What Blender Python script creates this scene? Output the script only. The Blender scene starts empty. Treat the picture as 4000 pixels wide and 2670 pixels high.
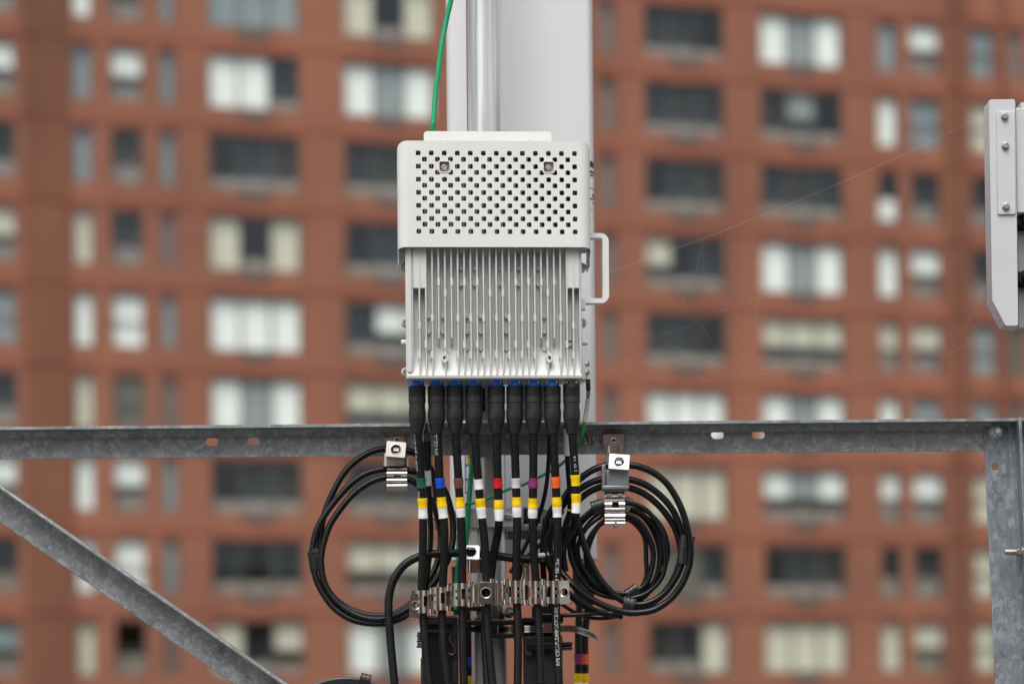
import bpy, math, random
from mathutils import Vector, Matrix, geometry
random.seed(7)
R = math.radians
sc = bpy.context.scene
COL = sc.collection

# ------------------------------------------------------------------ camera model (85 mm, level, shifted up, rolled half a degree)
S = 4000 * 85 / 36
PU, PV = 2000, 2790
D = S * .0005
ZC = 1.55
CR, SR = math.cos(R(.5)), math.sin(R(.5))
CAM = Vector((0, -D, ZC))
def ray(u, v):
    dx, dy = u - PU, PV - v
    return Vector(((dx * CR + dy * SR) / S, 1, (-dx * SR + dy * CR) / S))
def P(u, v, y=0): return CAM + ray(u, v) * (D + y)
def PX(p):
    q = p - CAM
    a, b = q.x / q.y * S, q.z / q.y * S
    return PU + a * CR - b * SR, PV - (a * SR + b * CR)

# ------------------------------------------------------------------ objects
WM = {}
def tag(o, label=None, cat=None, group=None, kind=None):
    if label: o['label'] = label
    if cat: o['category'] = cat
    if group: o['group'] = group
    if kind: o['kind'] = kind
    return o
def empty(name, loc, label, cat, group=None, rz=0):
    o = bpy.data.objects.new(name, None); COL.objects.link(o)
    o.location = loc; o.rotation_euler = (0, 0, rz)
    WM[o] = Matrix.Translation(Vector(loc)) @ Matrix.Rotation(rz, 4, 'Z')
    return tag(o, label, cat, group)

class MB:
    def __init__(s): s.v = []; s.f = []; s.sv = []; s.mi = []; s.cur = 0
    def add(s, vs, fs, at=None):
        b = len(s.v); s.v += [Vector(p) for p in vs]; s.f += [tuple(i + b for i in f) for f in fs]
        s.mi += [s.cur] * len(fs)
        s.sv += list(at) if at else [0.0] * len(vs)
        return s
    def box(s, x0, x1, y0, y1, z0, z1, M=None):
        vs = [Vector((x, y, z)) for x in (x0, x1) for y in (y0, y1) for z in (z0, z1)]
        if M: vs = [M @ p for p in vs]
        return s.add(vs, [(0, 1, 3, 2), (4, 6, 7, 5), (0, 4, 5, 1), (2, 3, 7, 6), (0, 2, 6, 4), (1, 5, 7, 3)])
    def tube(s, pts, r, n=14, caps=True, s0=0.0):
        rr = r if callable(r) else (lambda i, t: r)
        N = len(pts); T = []
        for i in range(N):
            T.append((pts[min(i + 1, N - 1)] - pts[max(i - 1, 0)]).normalized())
        a = Vector((0, -1, 0)); nrm = a - T[0] * a.dot(T[0])
        if nrm.length < .1: a = Vector((1, 0, 0)); nrm = a - T[0] * a.dot(T[0])
        nrm.normalize(); vs = []; at = []; L = s0
        for i in range(N):
            if i: L += (pts[i] - pts[i - 1]).length
            nrm = (nrm - T[i] * nrm.dot(T[i])).normalized(); b = T[i].cross(nrm)
            q = rr(i, i / max(1, N - 1))
            for k in range(n):
                t = 2 * math.pi * k / n
                vs.append(pts[i] + (nrm * math.cos(t) + b * math.sin(t)) * q); at.append(L)
        fs = [(i * n + k, i * n + (k + 1) % n, (i + 1) * n + (k + 1) % n, (i + 1) * n + k) for i in range(N - 1) for k in range(n)]
        if caps: fs += [tuple(range(n - 1, -1, -1)), tuple(range((N - 1) * n, N * n))]
        return s.add(vs, fs, at)
    def lathe(s, prof, M, n=36, caps=True):      # prof: (r, z) along local z
        vs = [M @ Vector((r * math.cos(2 * math.pi * k / n), r * math.sin(2 * math.pi * k / n), z)) for r, z in prof for k in range(n)]
        N = len(prof)
        fs = [(i * n + k, i * n + (k + 1) % n, (i + 1) * n + (k + 1) % n, (i + 1) * n + k) for i in range(N - 1) for k in range(n)]
        if caps: fs += [tuple(range(n - 1, -1, -1)), tuple(range((N - 1) * n, N * n))]
        return s.add(vs, fs)
    def prism(s, outline, t, M, holes=(), y0=0.0):  # outline in local (x, z), thickness along +y
        loops = [list(outline)] + [list(h) for h in holes]
        pts = []; edges = []
        for lp in loops:
            b = len(pts); pts += [Vector(p) for p in lp]; m = len(lp)
            edges += [(b + i, b + (i + 1) % m) for i in range(m)]
        if not holes:
            tri = geometry.tessellate_polygon([[Vector((p[0], p[1], 0)) for p in outline]])
            pv = pts; fs = [tuple(t_) for t_ in tri]
        else:
            pv, _, fs, *_ = geometry.delaunay_2d_cdt(pts, edges, [], 0, 1e-7)
            def inside(c, lp):
                r = False; j = len(lp) - 1
                for i in range(len(lp)):
                    if (lp[i][1] > c.y) != (lp[j][1] > c.y) and c.x < (lp[j][0] - lp[i][0]) * (c.y - lp[i][1]) / (lp[j][1] - lp[i][1]) + lp[i][0]: r = not r
                    j = i
                return r
            bb = [(min(p[0] for p in l), max(p[0] for p in l), min(p[1] for p in l), max(p[1] for p in l), l) for l in loops[1:]]
            keep = []
            for f in fs:
                c = sum((pv[i] for i in f), Vector((0, 0))) / len(f)
                if inside(c, loops[0]) and not any(b[0] < c.x < b[1] and b[2] < c.y < b[3] and inside(c, b[4]) for b in bb): keep.append(f)
            fs = keep
        A = [M @ Vector((p[0], y0, p[1])) for p in pv]; B = [M @ Vector((p[0], y0 + t, p[1])) for p in pv]; n = len(A)
        faces = [tuple(f) for f in fs] + [tuple(i + n for i in reversed(f)) for f in fs]
        s.add(A + B, faces)
        for lp in loops:
            m = len(lp)
            s.add([M @ Vector((p[0], y0, p[1])) for p in lp] + [M @ Vector((p[0], y0 + t, p[1])) for p in lp],
                  [(i, (i + 1) % m, m + (i + 1) % m, m + i) for i in range(m)])
        return s
    def sheet(s, prof, z0, z1, M, slots=(), t=.0013, nz=14, ds=.0016):   # bent strip: prof in (x, y), slots = (s0,s1,z0,z1) in metres
        pp = crom([Vector((p[0], p[1], 0)) for p in prof], ds)
        acc = [0]
        for i in range(1, len(pp)): acc.append(acc[-1] + (pp[i] - pp[i - 1]).length)
        vs = []; N = len(pp)
        nr = []
        for i in range(N):
            d = (pp[min(i + 1, N - 1)] - pp[max(0, i - 1)]).normalized(); nr.append(Vector((d.y, -d.x, 0)))
        for side in (0, 1):
            for i in range(N):
                for k in range(nz + 1):
                    q = pp[i] + nr[i] * (t * side); vs.append(M @ Vector((q.x, q.y, z0 + (z1 - z0) * k / nz)))
        W = nz + 1; on = {}
        for i in range(N - 1):
            for k in range(nz):
                cs = (acc[i] + acc[i + 1]) / 2; cz = z0 + (z1 - z0) * (k + .5) / nz
                on[i, k] = not any(a < cs < b and c < cz < d for a, b, c, d in slots)
        fs = []; off = N * W
        def q(i, k): return i * W + k
        for (i, k), v in on.items():
            if not v: continue
            a, b, c, d = q(i, k), q(i + 1, k), q(i + 1, k + 1), q(i, k + 1)
            fs += [(a, d, c, b), (a + off, b + off, c + off, d + off)]
            if not on.get((i - 1, k)): fs.append((a, a + off, d + off, d))
            if not on.get((i + 1, k)): fs.append((b, c, c + off, b + off))
            if not on.get((i, k - 1)): fs.append((a, b, b + off, a + off))
            if not on.get((i, k + 1)): fs.append((d, d + off, c + off, c))
        return s.add(vs, fs)
    def build(s, name, mats, parent=None, loc=None, local=False, bevel=0, seg=2, angle=32, smooth=True):
        me = bpy.data.meshes.new(name)
        if parent is not None: W = WM[parent].copy()
        else: W = Matrix.Translation(Vector(loc)) if loc is not None else Matrix.Translation(base_of(s.v))
        vs = s.v if local else [W.inverted() @ p for p in s.v]
        me.from_pydata([tuple(p) for p in vs], [], s.f)
        import bmesh
        bm = bmesh.new(); bm.from_mesh(me); bmesh.ops.remove_doubles(bm, verts=bm.verts, dist=1e-6)
        bmesh.ops.recalc_face_normals(bm, faces=bm.faces); bm.to_mesh(me); bm.free()
        if any(s.sv) and len(me.vertices) == len(s.sv):
            a = me.attributes.new('s', 'FLOAT', 'POINT'); a.data.foreach_set('value', s.sv)
        for m in (mats if isinstance(mats, (list, tuple)) else [mats]): me.materials.append(m)
        if any(s.mi) and len(me.polygons) == len(s.mi): me.polygons.foreach_set('material_index', s.mi)
        if smooth:
            me.polygons.foreach_set('use_smooth', [True] * len(me.polygons)); me.set_sharp_from_angle(angle=R(angle))
        me.update()
        o = bpy.data.objects.new(name, me); COL.objects.link(o)
        if parent is not None: o.parent = parent; WM[o] = WM[parent].copy()
        else: o.location = W.translation; WM[o] = W
        if bevel:
            b = o.modifiers.new('bevel', 'BEVEL'); b.width = bevel; b.segments = seg; b.limit_method = 'ANGLE'; b.angle_limit = R(40)
        return o
def base_of(v):
    return Vector((sum(p.x for p in v) / len(v), sum(p.y for p in v) / len(v), min(p.z for p in v)))
def crom(pts, ds):
    out = []
    n = len(pts)
    for i in range(n - 1):
        p0 = pts[i - 1] if i else pts[0] * 2 - pts[1]
        p1, p2 = pts[i], pts[i + 1]
        p3 = pts[i + 2] if i + 2 < n else pts[-1] * 2 - pts[-2]
        m = max(1, int((p2 - p1).length / ds))
        for k in range(m):
            t = k / m
            out.append(.5 * ((2 * p1) + (p2 - p0) * t + (2 * p0 - 5 * p1 + 4 * p2 - p3) * t * t + (3 * p1 - p0 - 3 * p2 + p3) * t ** 3))
    out.append(pts[-1].copy())
    return out
def rrect(x0, x1, z0, z1, r, n=5):
    o = []
    for cx, cz, a in ((x1 - r, z1 - r, 0), (x0 + r, z1 - r, 90), (x0 + r, z0 + r, 180), (x1 - r, z0 + r, 270)):
        o += [(cx + r * math.cos(R(a + 90 * k / n)), cz + r * math.sin(R(a + 90 * k / n))) for k in range(n + 1)]
    return o
def circ(x, z, r, n=20): return [(x + r * math.cos(2 * math.pi * k / n), z + r * math.sin(2 * math.pi * k / n)) for k in range(n)]
def axis(p, d, roll=0):      # matrix whose local +z points along d
    d = Vector(d).normalized(); q = Vector((0, 0, 1)).rotation_difference(d)
    return Matrix.Translation(Vector(p)) @ q.to_matrix().to_4x4() @ Matrix.Rotation(roll, 4, 'Z')
def bolt_head(mb, p, d, r, h, washer=0, stud=0, roll=0):
    M = axis(p, d, roll); z = 0
    if washer: mb.lathe([(washer, 0), (washer, h * .25)], M, 28); z = h * .25
    mb.lathe([(r, z), (r, z + h * .82), (r * .86, z + h)], M, 6)
    if stud: mb.lathe([(r * .5, z + h), (r * .5, z + h + stud * .85), (r * .4, z + h + stud)], M, 18)

# ------------------------------------------------------------------ materials
def nodes(name):
    m = bpy.data.materials.new(name); m.use_nodes = True
    nt = m.node_tree; b = nt.nodes['Principled BSDF']
    return m, nt, b
def N(nt, t, **k):
    n = nt.nodes.new(t)
    for a, b in k.items():
        if a in n.inputs: n.inputs[a].default_value = b
        else: setattr(n, a, b)
    return n
def ramp(nt, fac, stops):
    r = N(nt, 'ShaderNodeValToRGB'); el = r.color_ramp.elements
    while len(el) > len(stops): el.remove(el[-1])
    while len(el) < len(stops): el.new(.5)
    for e, (p, c) in zip(el, stops): e.position = p; e.color = (*c, 1) if len(c) == 3 else c
    nt.links.new(fac, r.inputs[0]); return r.outputs[0]
def simple(name, c, rough, metal=0, var=.06, scale=30, bump=0, bscale=400, stretch=None, rvar=.08, coat=0):
    m, nt, b = nodes(name)
    tc = N(nt, 'ShaderNodeTexCoord'); src = tc.outputs['Object']
    if stretch:
        mp = N(nt, 'ShaderNodeMapping'); mp.inputs['Scale'].default_value = stretch; nt.links.new(src, mp.inputs[0]); src = mp.outputs[0]
    n = N(nt, 'ShaderNodeTexNoise', Scale=scale, Detail=6); nt.links.new(src, n.inputs['Vector'])
    lo = tuple(x * (1 - var) for x in c); hi = tuple(min(1, x * (1 + var)) for x in c)
    nt.links.new(ramp(nt, n.outputs['Fac'], [(.3, lo), (.7, hi)]), b.inputs['Base Color'])
    mr = N(nt, 'ShaderNodeMapRange'); mr.inputs[3].default_value = max(.02, rough - rvar); mr.inputs[4].default_value = rough + rvar
    nt.links.new(n.outputs['Fac'], mr.inputs[0]); nt.links.new(mr.outputs[0], b.inputs['Roughness'])
    b.inputs['Metallic'].default_value = metal
    if coat: b.inputs['Coat Weight'].default_value = coat
    if bump:
        n2 = N(nt, 'ShaderNodeTexNoise', Scale=bscale, Detail=3); nt.links.new(src, n2.inputs['Vector'])
        bp = N(nt, 'ShaderNodeBump', Strength=bump, Distance=.001); nt.links.new(n2.outputs['Fac'], bp.inputs['Height']); nt.links.new(bp.outputs[0], b.inputs['Normal'])
    return m
def galv(name, dark, light, scale=55, metal=.55, rough=.42, stretch=(1, 1, 1)):
    m, nt, b = nodes(name)
    tc = N(nt, 'ShaderNodeTexCoord')
    mp = N(nt, 'ShaderNodeMapping'); mp.inputs['Scale'].default_value = stretch; nt.links.new(tc.outputs['Object'], mp.inputs[0])
    nz = N(nt, 'ShaderNodeTexNoise', Scale=scale * .9, Detail=3); nt.links.new(mp.outputs[0], nz.inputs['Vector'])
    sub = N(nt, 'ShaderNodeVectorMath', operation='SCALE'); sub.inputs['Scale'].default_value = .022; nt.links.new(nz.outputs['Color'], sub.inputs[0])
    ad = N(nt, 'ShaderNodeVectorMath', operation='ADD'); nt.links.new(mp.outputs[0], ad.inputs[0]); nt.links.new(sub.outputs[0], ad.inputs[1])
    vo = N(nt, 'ShaderNodeTexVoronoi', Scale=scale); nt.links.new(ad.outputs[0], vo.inputs['Vector'])
    sp = N(nt, 'ShaderNodeSeparateColor'); nt.links.new(vo.outputs['Color'], sp.inputs[0])
    big = N(nt, 'ShaderNodeTexNoise', Scale=9, Detail=4); nt.links.new(tc.outputs['Object'], big.inputs['Vector'])
    mul = N(nt, 'ShaderNodeMath', operation='MULTIPLY_ADD'); nt.links.new(big.outputs['Fac'], mul.inputs[0]); mul.inputs[1].default_value = .75
    hv = N(nt, 'ShaderNodeMath', operation='MULTIPLY_ADD'); nt.links.new(sp.outputs[0], hv.inputs[0]); hv.inputs[1].default_value = .75; hv.inputs[2].default_value = -.08
    nt.links.new(hv.outputs[0], mul.inputs[2])
    mid = tuple(a + (c - a) * .28 for a, c in zip(dark, light))
    nt.links.new(ramp(nt, mul.outputs[0], [(.22, dark), (.70, mid), (.78, mid), (.92, light)]), b.inputs['Base Color'])
    st_ = N(nt, 'ShaderNodeTexNoise', Scale=26, Detail=7, Roughness=.7); nt.links.new(tc.outputs['Object'], st_.inputs['Vector'])
    mm = N(nt, 'ShaderNodeMix', data_type='RGBA', blend_type='MULTIPLY'); mm.inputs['Factor'].default_value = 1
    nt.links.new(b.inputs['Base Color'].links[0].from_socket, mm.inputs['A']); nt.links.new(ramp(nt, st_.outputs['Fac'], [(.36, (.68, .66, .63)), (.47, (1, 1, 1)), (.60, (1, 1, 1)), (.72, (1.2, 1.21, 1.22))]), mm.inputs['B']); nt.links.new(mm.outputs['Result'], b.inputs['Base Color'])
    b.inputs['Metallic'].default_value = metal
    mr = N(nt, 'ShaderNodeMapRange'); mr.inputs[3].default_value = rough - .1; mr.inputs[4].default_value = rough + .14
    nt.links.new(sp.outputs[1], mr.inputs[0]); nt.links.new(mr.outputs[0], b.inputs['Roughness'])
    f = N(nt, 'ShaderNodeTexNoise', Scale=260, Detail=3); nt.links.new(tc.outputs['Object'], f.inputs['Vector'])
    bp = N(nt, 'ShaderNodeBump', Strength=.12, Distance=.001); nt.links.new(f.outputs['Fac'], bp.inputs['Height']); nt.links.new(bp.outputs[0], b.inputs['Normal'])
    return m
def cable_mat(name, c, rough, pitch=0, strength=.5):
    m, nt, b = nodes(name); b.inputs['Specular IOR Level'].default_value = .32
    tc = N(nt, 'ShaderNodeTexCoord')
    n = N(nt, 'ShaderNodeTexNoise', Scale=45, Detail=5); nt.links.new(tc.outputs['Object'], n.inputs['Vector'])
    nt.links.new(ramp(nt, n.outputs['Fac'], [(.3, tuple(x * .8 for x in c)), (.75, tuple(x * 1.3 for x in c))]), b.inputs['Base Color'])
    mr = N(nt, 'ShaderNodeMapRange'); mr.inputs[3].default_value = rough - .1; mr.inputs[4].default_value = rough + .12
    nt.links.new(n.outputs['Fac'], mr.inputs[0]); nt.links.new(mr.outputs[0], b.inputs['Roughness'])
    if pitch:
        at = N(nt, 'ShaderNodeAttribute', attribute_name='s')
        mu = N(nt, 'ShaderNodeMath', operation='MULTIPLY'); nt.links.new(at.outputs['Fac'], mu.inputs[0]); mu.inputs[1].default_value = 2 * math.pi / pitch
        si = N(nt, 'ShaderNodeMath', operation='SINE'); nt.links.new(mu.outputs[0], si.inputs[0])
        bp = N(nt, 'ShaderNodeBump', Strength=strength, Distance=.0006); nt.links.new(si.outputs[0], bp.inputs['Height']); nt.links.new(bp.outputs[0], b.inputs['Normal'])
    return m
M_white = simple('grey_white_paint', (.69, .695, .67), .46, var=.045, scale=9, bump=.04, bscale=900)
M_sink = simple('cast_grey_paint', (.585, .597, .582), .5, var=.05, scale=18, bump=.05, bscale=700)
M_radome = simple('radome', (.69, .69, .69), .38, var=.03, scale=5, stretch=(1, 1, .15))
M_side = simple('pale_shroud_paint', (.54, .56, .56), .42, var=.035, scale=10, bump=.03, bscale=800)
M_galv = galv('galvanised_steel', (.225, .245, .252), (.36, .38, .385), 125, metal=.25)
M_galvp = galv('galvanised_post', (.185, .212, .235), (.30, .33, .355), 120, metal=.3, stretch=(1, 1, .6))
M_pole = simple('galvanised_pipe', (.62, .625, .62), .2, .62, var=.5, scale=60, stretch=(1, 1, .025), bump=.15, bscale=300, rvar=.1)
M_cast = simple('cast_zinc', (.50, .51, .52), .45, .3, var=.1, scale=60, bump=.3, bscale=500)
M_steel = simple('stainless', (.57, .525, .47), .24, 1, var=.12, scale=40, rvar=.08)
M_chrome = simple('bright_stainless', (.78, .76, .73), .17, 1, var=.08, scale=30, rvar=.05)
M_zinc = simple('zinc_adapter', (.27, .295, .30), .4, .7, var=.12, scale=50)
M_bolt = simple('bolt_steel', (.50, .47, .43), .34, 1, var=.18, scale=120)
M_brass = simple('nickel_brass', (.52, .42, .33), .3, 1, var=.12, scale=90)
M_rub = simple('black_rubber', (.021, .021, .0215), .46, var=.3, scale=40, bump=.12, bscale=900)
M_jack = cable_mat('corrugated_jacket', (.006, .006, .006), .36, .0052, .34)
M_smooth = cable_mat('smooth_jacket', (.006, .006, .0065), .25)
M_ribbed = cable_mat('ribbed_jacket', (.006, .006, .0065), .25, .0042, .35)
M_plastic = simple('black_plastic', (.007, .007, .0075), .4, var=.3, scale=30)
M_tapeb = simple('black_tape', (.012, .012, .0125), .26, var=.25, scale=60)
for m_ in (M_rub, M_plastic): m_.node_tree.nodes['Principled BSDF'].inputs['Specular IOR Level'].default_value = .38
M_blue = simple('blue_seal', (.02, .20, .95), .42, var=.1, scale=60)
M_green = simple('green_insulation', (.0, .30, .12), .36, var=.08, scale=50)
M_green2 = simple('dark_green_insulation', (.008, .30, .055), .36, var=.1, scale=50)
M_clear = simple('clear_sleeve', (.42, .55, .44), .25, var=.08, scale=50)
M_print = simple('white_print', (.66, .68, .68), .6, var=.25, scale=500)
M_ink = simple('marker_ink', (.012, .012, .012), .6, var=.3, scale=300)
M_sticker = simple('white_sticker', (.72, .72, .72), .4, var=.03, scale=20)
M_stickt = simple('sticker_ink', (.05, .07, .09), .5, var=.2, scale=40)
M_yel = simple('yellow_sticker', (.80, .44, .02), .4, var=.05, scale=20)
M_bli = simple('blue_ink', (.02, .16, .55), .4, var=.05, scale=20)
TAPE = {}
for k, c in dict(green=(.005, .10, .068), blue=(.0, .085, .58), brown=(.15, .058, .042), white=(.85, .85, .84), red=(.62, .005, .008), silver=(.60, .61, .63),
                 purple=(.24, .022, .15), orange=(.9, .135, .022), yellow=(.95, .62, .0)).items():
    TAPE[k] = simple(k + '_tape', c, .34, var=.05, scale=60, bump=.12, bscale=350)

# ------------------------------------------------------------------ world, sun, camera
w = bpy.data.worlds.new('World'); sc.world = w; w.use_nodes = True
nt = w.node_tree; bg = nt.nodes['Background']
SUN_EL, SUN_AZ = 57, -16     # azimuth measured from the camera side, to the left
sky = N(nt, 'ShaderNodeTexSky', sky_type='NISHITA', sun_disc=False)
sky.sun_elevation = R(SUN_EL); sky.sun_rotation = R(180 - SUN_AZ); sky.altitude = 0; sky.air_density = 1.0; sky.dust_density = 4.0; sky.ozone_density = 1.0
hs = N(nt, 'ShaderNodeHueSaturation'); hs.inputs['Saturation'].default_value = .32
nt.links.new(sky.outputs[0], hs.inputs['Color']); nt.links.new(hs.outputs[0], bg.inputs[0]); bg.inputs[1].default_value = .125
sl = bpy.data.lights.new('sun', 'SUN'); sl.energy = 1.5; sl.angle = R(40); sl.color = (1, .97, .93)
so = bpy.data.objects.new('sun', sl); COL.objects.link(so)
sd = Vector((math.sin(R(SUN_AZ)) * math.cos(R(SUN_EL)), -math.cos(R(SUN_AZ)) * math.cos(R(SUN_EL)), math.sin(R(SUN_EL))))
so.rotation_euler = sd.to_track_quat('Z', 'Y').to_euler(); so.location = sd * 30
cd = bpy.data.cameras.new('camera'); co = bpy.data.objects.new('camera', cd); COL.objects.link(co); sc.camera = co
cd.lens = 85; cd.sensor_width = 36; cd.sensor_fit = 'HORIZONTAL'; cd.shift_y = (PV - 1335) / 4000
cd.clip_start = .05; cd.clip_end = 5000
co.matrix_world = Matrix.Translation(CAM) @ Matrix.Rotation(R(90), 4, 'X') @ Matrix.Rotation(-R(.5), 4, 'Z')
cd.dof.use_dof = True; cd.dof.focus_distance = D + .05; cd.dof.aperture_fstop = 2.1
vs_ = sc.view_settings; vs_.view_transform = 'Standard'; vs_.look = 'None'; vs_.gamma = 1; vs_.exposure = 0.47
sc.cycles.use_denoising = True
sc.cycles.max_bounces = 10; sc.cycles.transparent_max_bounces = 16

# ------------------------------------------------------------------ ground, roof
GZ = -22.0
m_ground = simple('asphalt', (.06, .06, .06), .9, var=.3, scale=.4)
g = MB().add([(-3000, -3000, GZ), (3000, -3000, GZ), (3000, 3000, GZ), (-3000, 3000, GZ)], [(0, 1, 2, 3)]).build('ground', m_ground, loc=(0, 0, GZ)); tag(g, kind='structure')
m_roof = simple('roof_gravel', (.13, .125, .12), .95, var=.35, scale=60, bump=.6, bscale=90)
g = MB().box(-9, 9, -14, 4, GZ + .01, 0).build('rooftop', m_roof, loc=(0, 0, 0)); tag(g, kind='structure')

# ------------------------------------------------------------------ far apartment building
TH = math.atan(.2763); DB = 87.8
def brick_mat(k=(1, 1, 1)):
    m, nt, b = nodes('red_brick')
    tc = N(nt, 'ShaderNodeTexCoord'); sp = N(nt, 'ShaderNodeSeparateXYZ'); nt.links.new(tc.outputs['Object'], sp.inputs[0])
    cb = N(nt, 'ShaderNodeCombineXYZ'); nt.links.new(sp.outputs[0], cb.inputs[0]); nt.links.new(sp.outputs[2], cb.inputs[1])
    br = N(nt, 'ShaderNodeTexBrick', Scale=1.0); br.inputs['Brick Width'].default_value = .22; br.inputs['Row Height'].default_value = .078
    br.inputs['Mortar Size'].default_value = .008; br.inputs['Bias'].default_value = 0
    br.inputs['Color1'].default_value = (.375, .143, .082, 1); br.inputs['Color2'].default_value = (.305, .112, .064, 1); br.inputs['Mortar'].default_value = (.25, .125, .085, 1)
    nt.links.new(cb.outputs[0], br.inputs['Vector'])
    # storey bands of redder soldier courses above each window row
    a = N(nt, 'ShaderNodeMath', operation='ADD'); nt.links.new(sp.outputs[2], a.inputs[0]); a.inputs[1].default_value = -((ZC + 23.4 - GZ) % 2.85) + 28.5
    md = N(nt, 'ShaderNodeMath', operation='MODULO'); nt.links.new(a.outputs[0], md.inputs[0]); md.inputs[1].default_value = 2.85
    lt = N(nt, 'ShaderNodeMath', operation='LESS_THAN'); nt.links.new(md.outputs[0], lt.inputs[0]); lt.inputs[1].default_value = .30
    mx = N(nt, 'ShaderNodeMix', data_type='RGBA', blend_type='MULTIPLY'); nt.links.new(br.outputs['Color'], mx.inputs['A']); mx.inputs['B'].default_value = (.84, .70, .68, 1); nt.links.new(lt.outputs[0], mx.inputs['Factor'])
    nz = N(nt, 'ShaderNodeTexNoise', Scale=.22, Detail=8, Roughness=.62); mp = N(nt, 'ShaderNodeMapping'); mp.inputs['Scale'].default_value = (1, 1, .35)
    nt.links.new(tc.outputs['Object'], mp.inputs[0]); nt.links.new(mp.outputs[0], nz.inputs['Vector'])
    m2 = N(nt, 'ShaderNodeMix', data_type='RGBA', blend_type='MULTIPLY'); m2.inputs['Factor'].default_value = 1
    nt.links.new(mx.outputs['Result'], m2.inputs['A'])
    nt.links.new(ramp(nt, nz.outputs['Fac'], [(.34, (.66 * k[0], .68 * k[1], .70 * k[2])), (.66, (1.0 * k[0], .98 * k[1], .96 * k[2]))]), m2.inputs['B'])
    nt.links.new(m2.outputs['Result'], b.inputs['Base Color']); b.inputs['Roughness'].default_value = .9
    return m
M_brick = brick_mat()
M_dark = simple('dark_frame', (.10, .09, .085), .5, var=.1, scale=2)
def glass_mat():
    m, nt, b = nodes('window_glass'); nt.nodes.remove(b); out = nt.nodes['Material Output']
    t = N(nt, 'ShaderNodeBsdfTransparent'); t.inputs[0].default_value = (.96, .975, .965, 1)
    g_ = N(nt, 'ShaderNodeBsdfGlossy'); g_.inputs['Roughness'].default_value = .03; g_.inputs[0].default_value = (.9, .95, 1, 1)
    mx = N(nt, 'ShaderNodeMixShader'); mx.inputs[0].default_value = .028
    nt.links.new(t.outputs[0], mx.inputs[1]); nt.links.new(g_.outputs[0], mx.inputs[2]); nt.links.new(mx.outputs[0], out.inputs[0])
    return m
M_glass = glass_mat()
CURT = dict(W=simple('white_curtain', (.93, .95, .92), .9, var=.04, scale=3), C=simple('cream_curtain', (.70, .665, .545), .9, var=.06, scale=3),
            G=simple('grey_curtain', (.33, .36, .37), .9, var=.1, scale=3), L=simple('blue_grey_curtain', (.29, .335, .365), .9, var=.08, scale=3),
            M=simple('brick_reflection_curtain', (.27, .19, .17), .9, var=.1, scale=3), O=simple('olive_curtain', (.16, .15, .12), .9, var=.1, scale=3), K=simple('dark_curtain', (.055, .053, .043), .9, var=.3, scale=2), J=simple('dim_blue_curtain', (.04, .05, .058), .9, var=.3, scale=2))  # M: brown-grey sheet colours in the brick mirrored by narrow panes
M_ledge = simple('beige_ledge', (.36, .31, .265), .8, var=.1, scale=2)
M_grille = simple('vent_grille_metal', (.11, .085, .075), .6, var=.2, scale=6)
M_room = simple('room_plaster', (.075, .074, .066), .9, var=.3, scale=1.5)

bld = empty('apartment_building', (0, DB - D, GZ), 'tall red brick apartment building with rows of curtained windows behind everything', 'building', rz=TH)
def s_of(u, v=1255):
    lx = (u - PU) * CR + (PV - v) * SR
    d = DB / (1 - math.tan(TH) * lx / S); return lx / S * d / math.cos(TH)
ROWS = list(range(-1, 8)); WH = 1.92
ZR = {k: ZC + 23.36 - 2.85 * k - GZ for k in ROWS}
cols = [  # u0, u1, kind, codes for rows -1..7 (letters per light; lower case = blind over the upper half)
 (-620, -250, 'window', ['DDD', 'WGW', 'DDD', 'CDC', 'DDD', 'WWW', 'DDD', 'CDC', 'DDD']),
 (-70, 68, 'sash_window', 'D w D c G D w D l'.split()),
 (288, 368, 'narrow_window', 'W L L C W C W W C'.split()),
 (437, 565, 'sash_window', 'D w D D W O w W D'.split()),
 (630, 693, 'narrow_window', 'L L L M G M G G M'.split()),
 (820, 1180, 'window', ['LLG', 'WWD', 'DDD', 'CDC', 'WWW', 'WGW', 'DDD', 'DDD', 'CDc']),
 (1350, 1705, 'window', ['CDC', 'WGW', 'DDD', 'DDD', 'Dww', 'ccc', 'DDD', 'ccc', 'WGW']),
 (1860, 1925, 'narrow_window', 'M M M M M M M M M'.split()),
 (2349, 2412, 'narrow_window', 'M M M M M M M M M'.split()),
 (2525, 2838, 'window', ['DDD', 'DDD', 'DDD', 'cDD', 'DDD', 'WWW', 'CCC', 'OOD', 'DDC']),
 (2978, 3300, 'window', ['WGW', 'DgD', 'DDD', 'WGW', 'ccc', 'WGW', 'wgw', 'DDD', 'CCC']),
 (3436, 3518, 'narrow_window', 'G W d W c W w D C'.split()),
 (3562, 3682, 'sash_window', 'w L D w c G w D c'.split()),
 (3800, 3895, 'sash_window', 'L C D D G G C C C'.split()),
 (3946, 4006, 'narrow_window', 'M M O M O M M M M'.split()),
 (4140, 4450, 'window', ['DDD', 'WGW', 'DDD', 'CDC', 'DDD', 'WWW', 'DDD', 'CDC', 'DDD']),
]
spans = [(s_of(c[0]), s_of(c[1])) for c in cols]
sb = sorted({-75.0, 70.0} | {x for a in spans for x in a})
zb = sorted({0.0, ZC + 52 - GZ} | {ZR[k] for k in ROWS} | {ZR[k] - WH for k in ROWS})
opn = {(a, ZR[k] - WH) for a, _ in spans for k in ROWS}
wl = MB()
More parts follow.
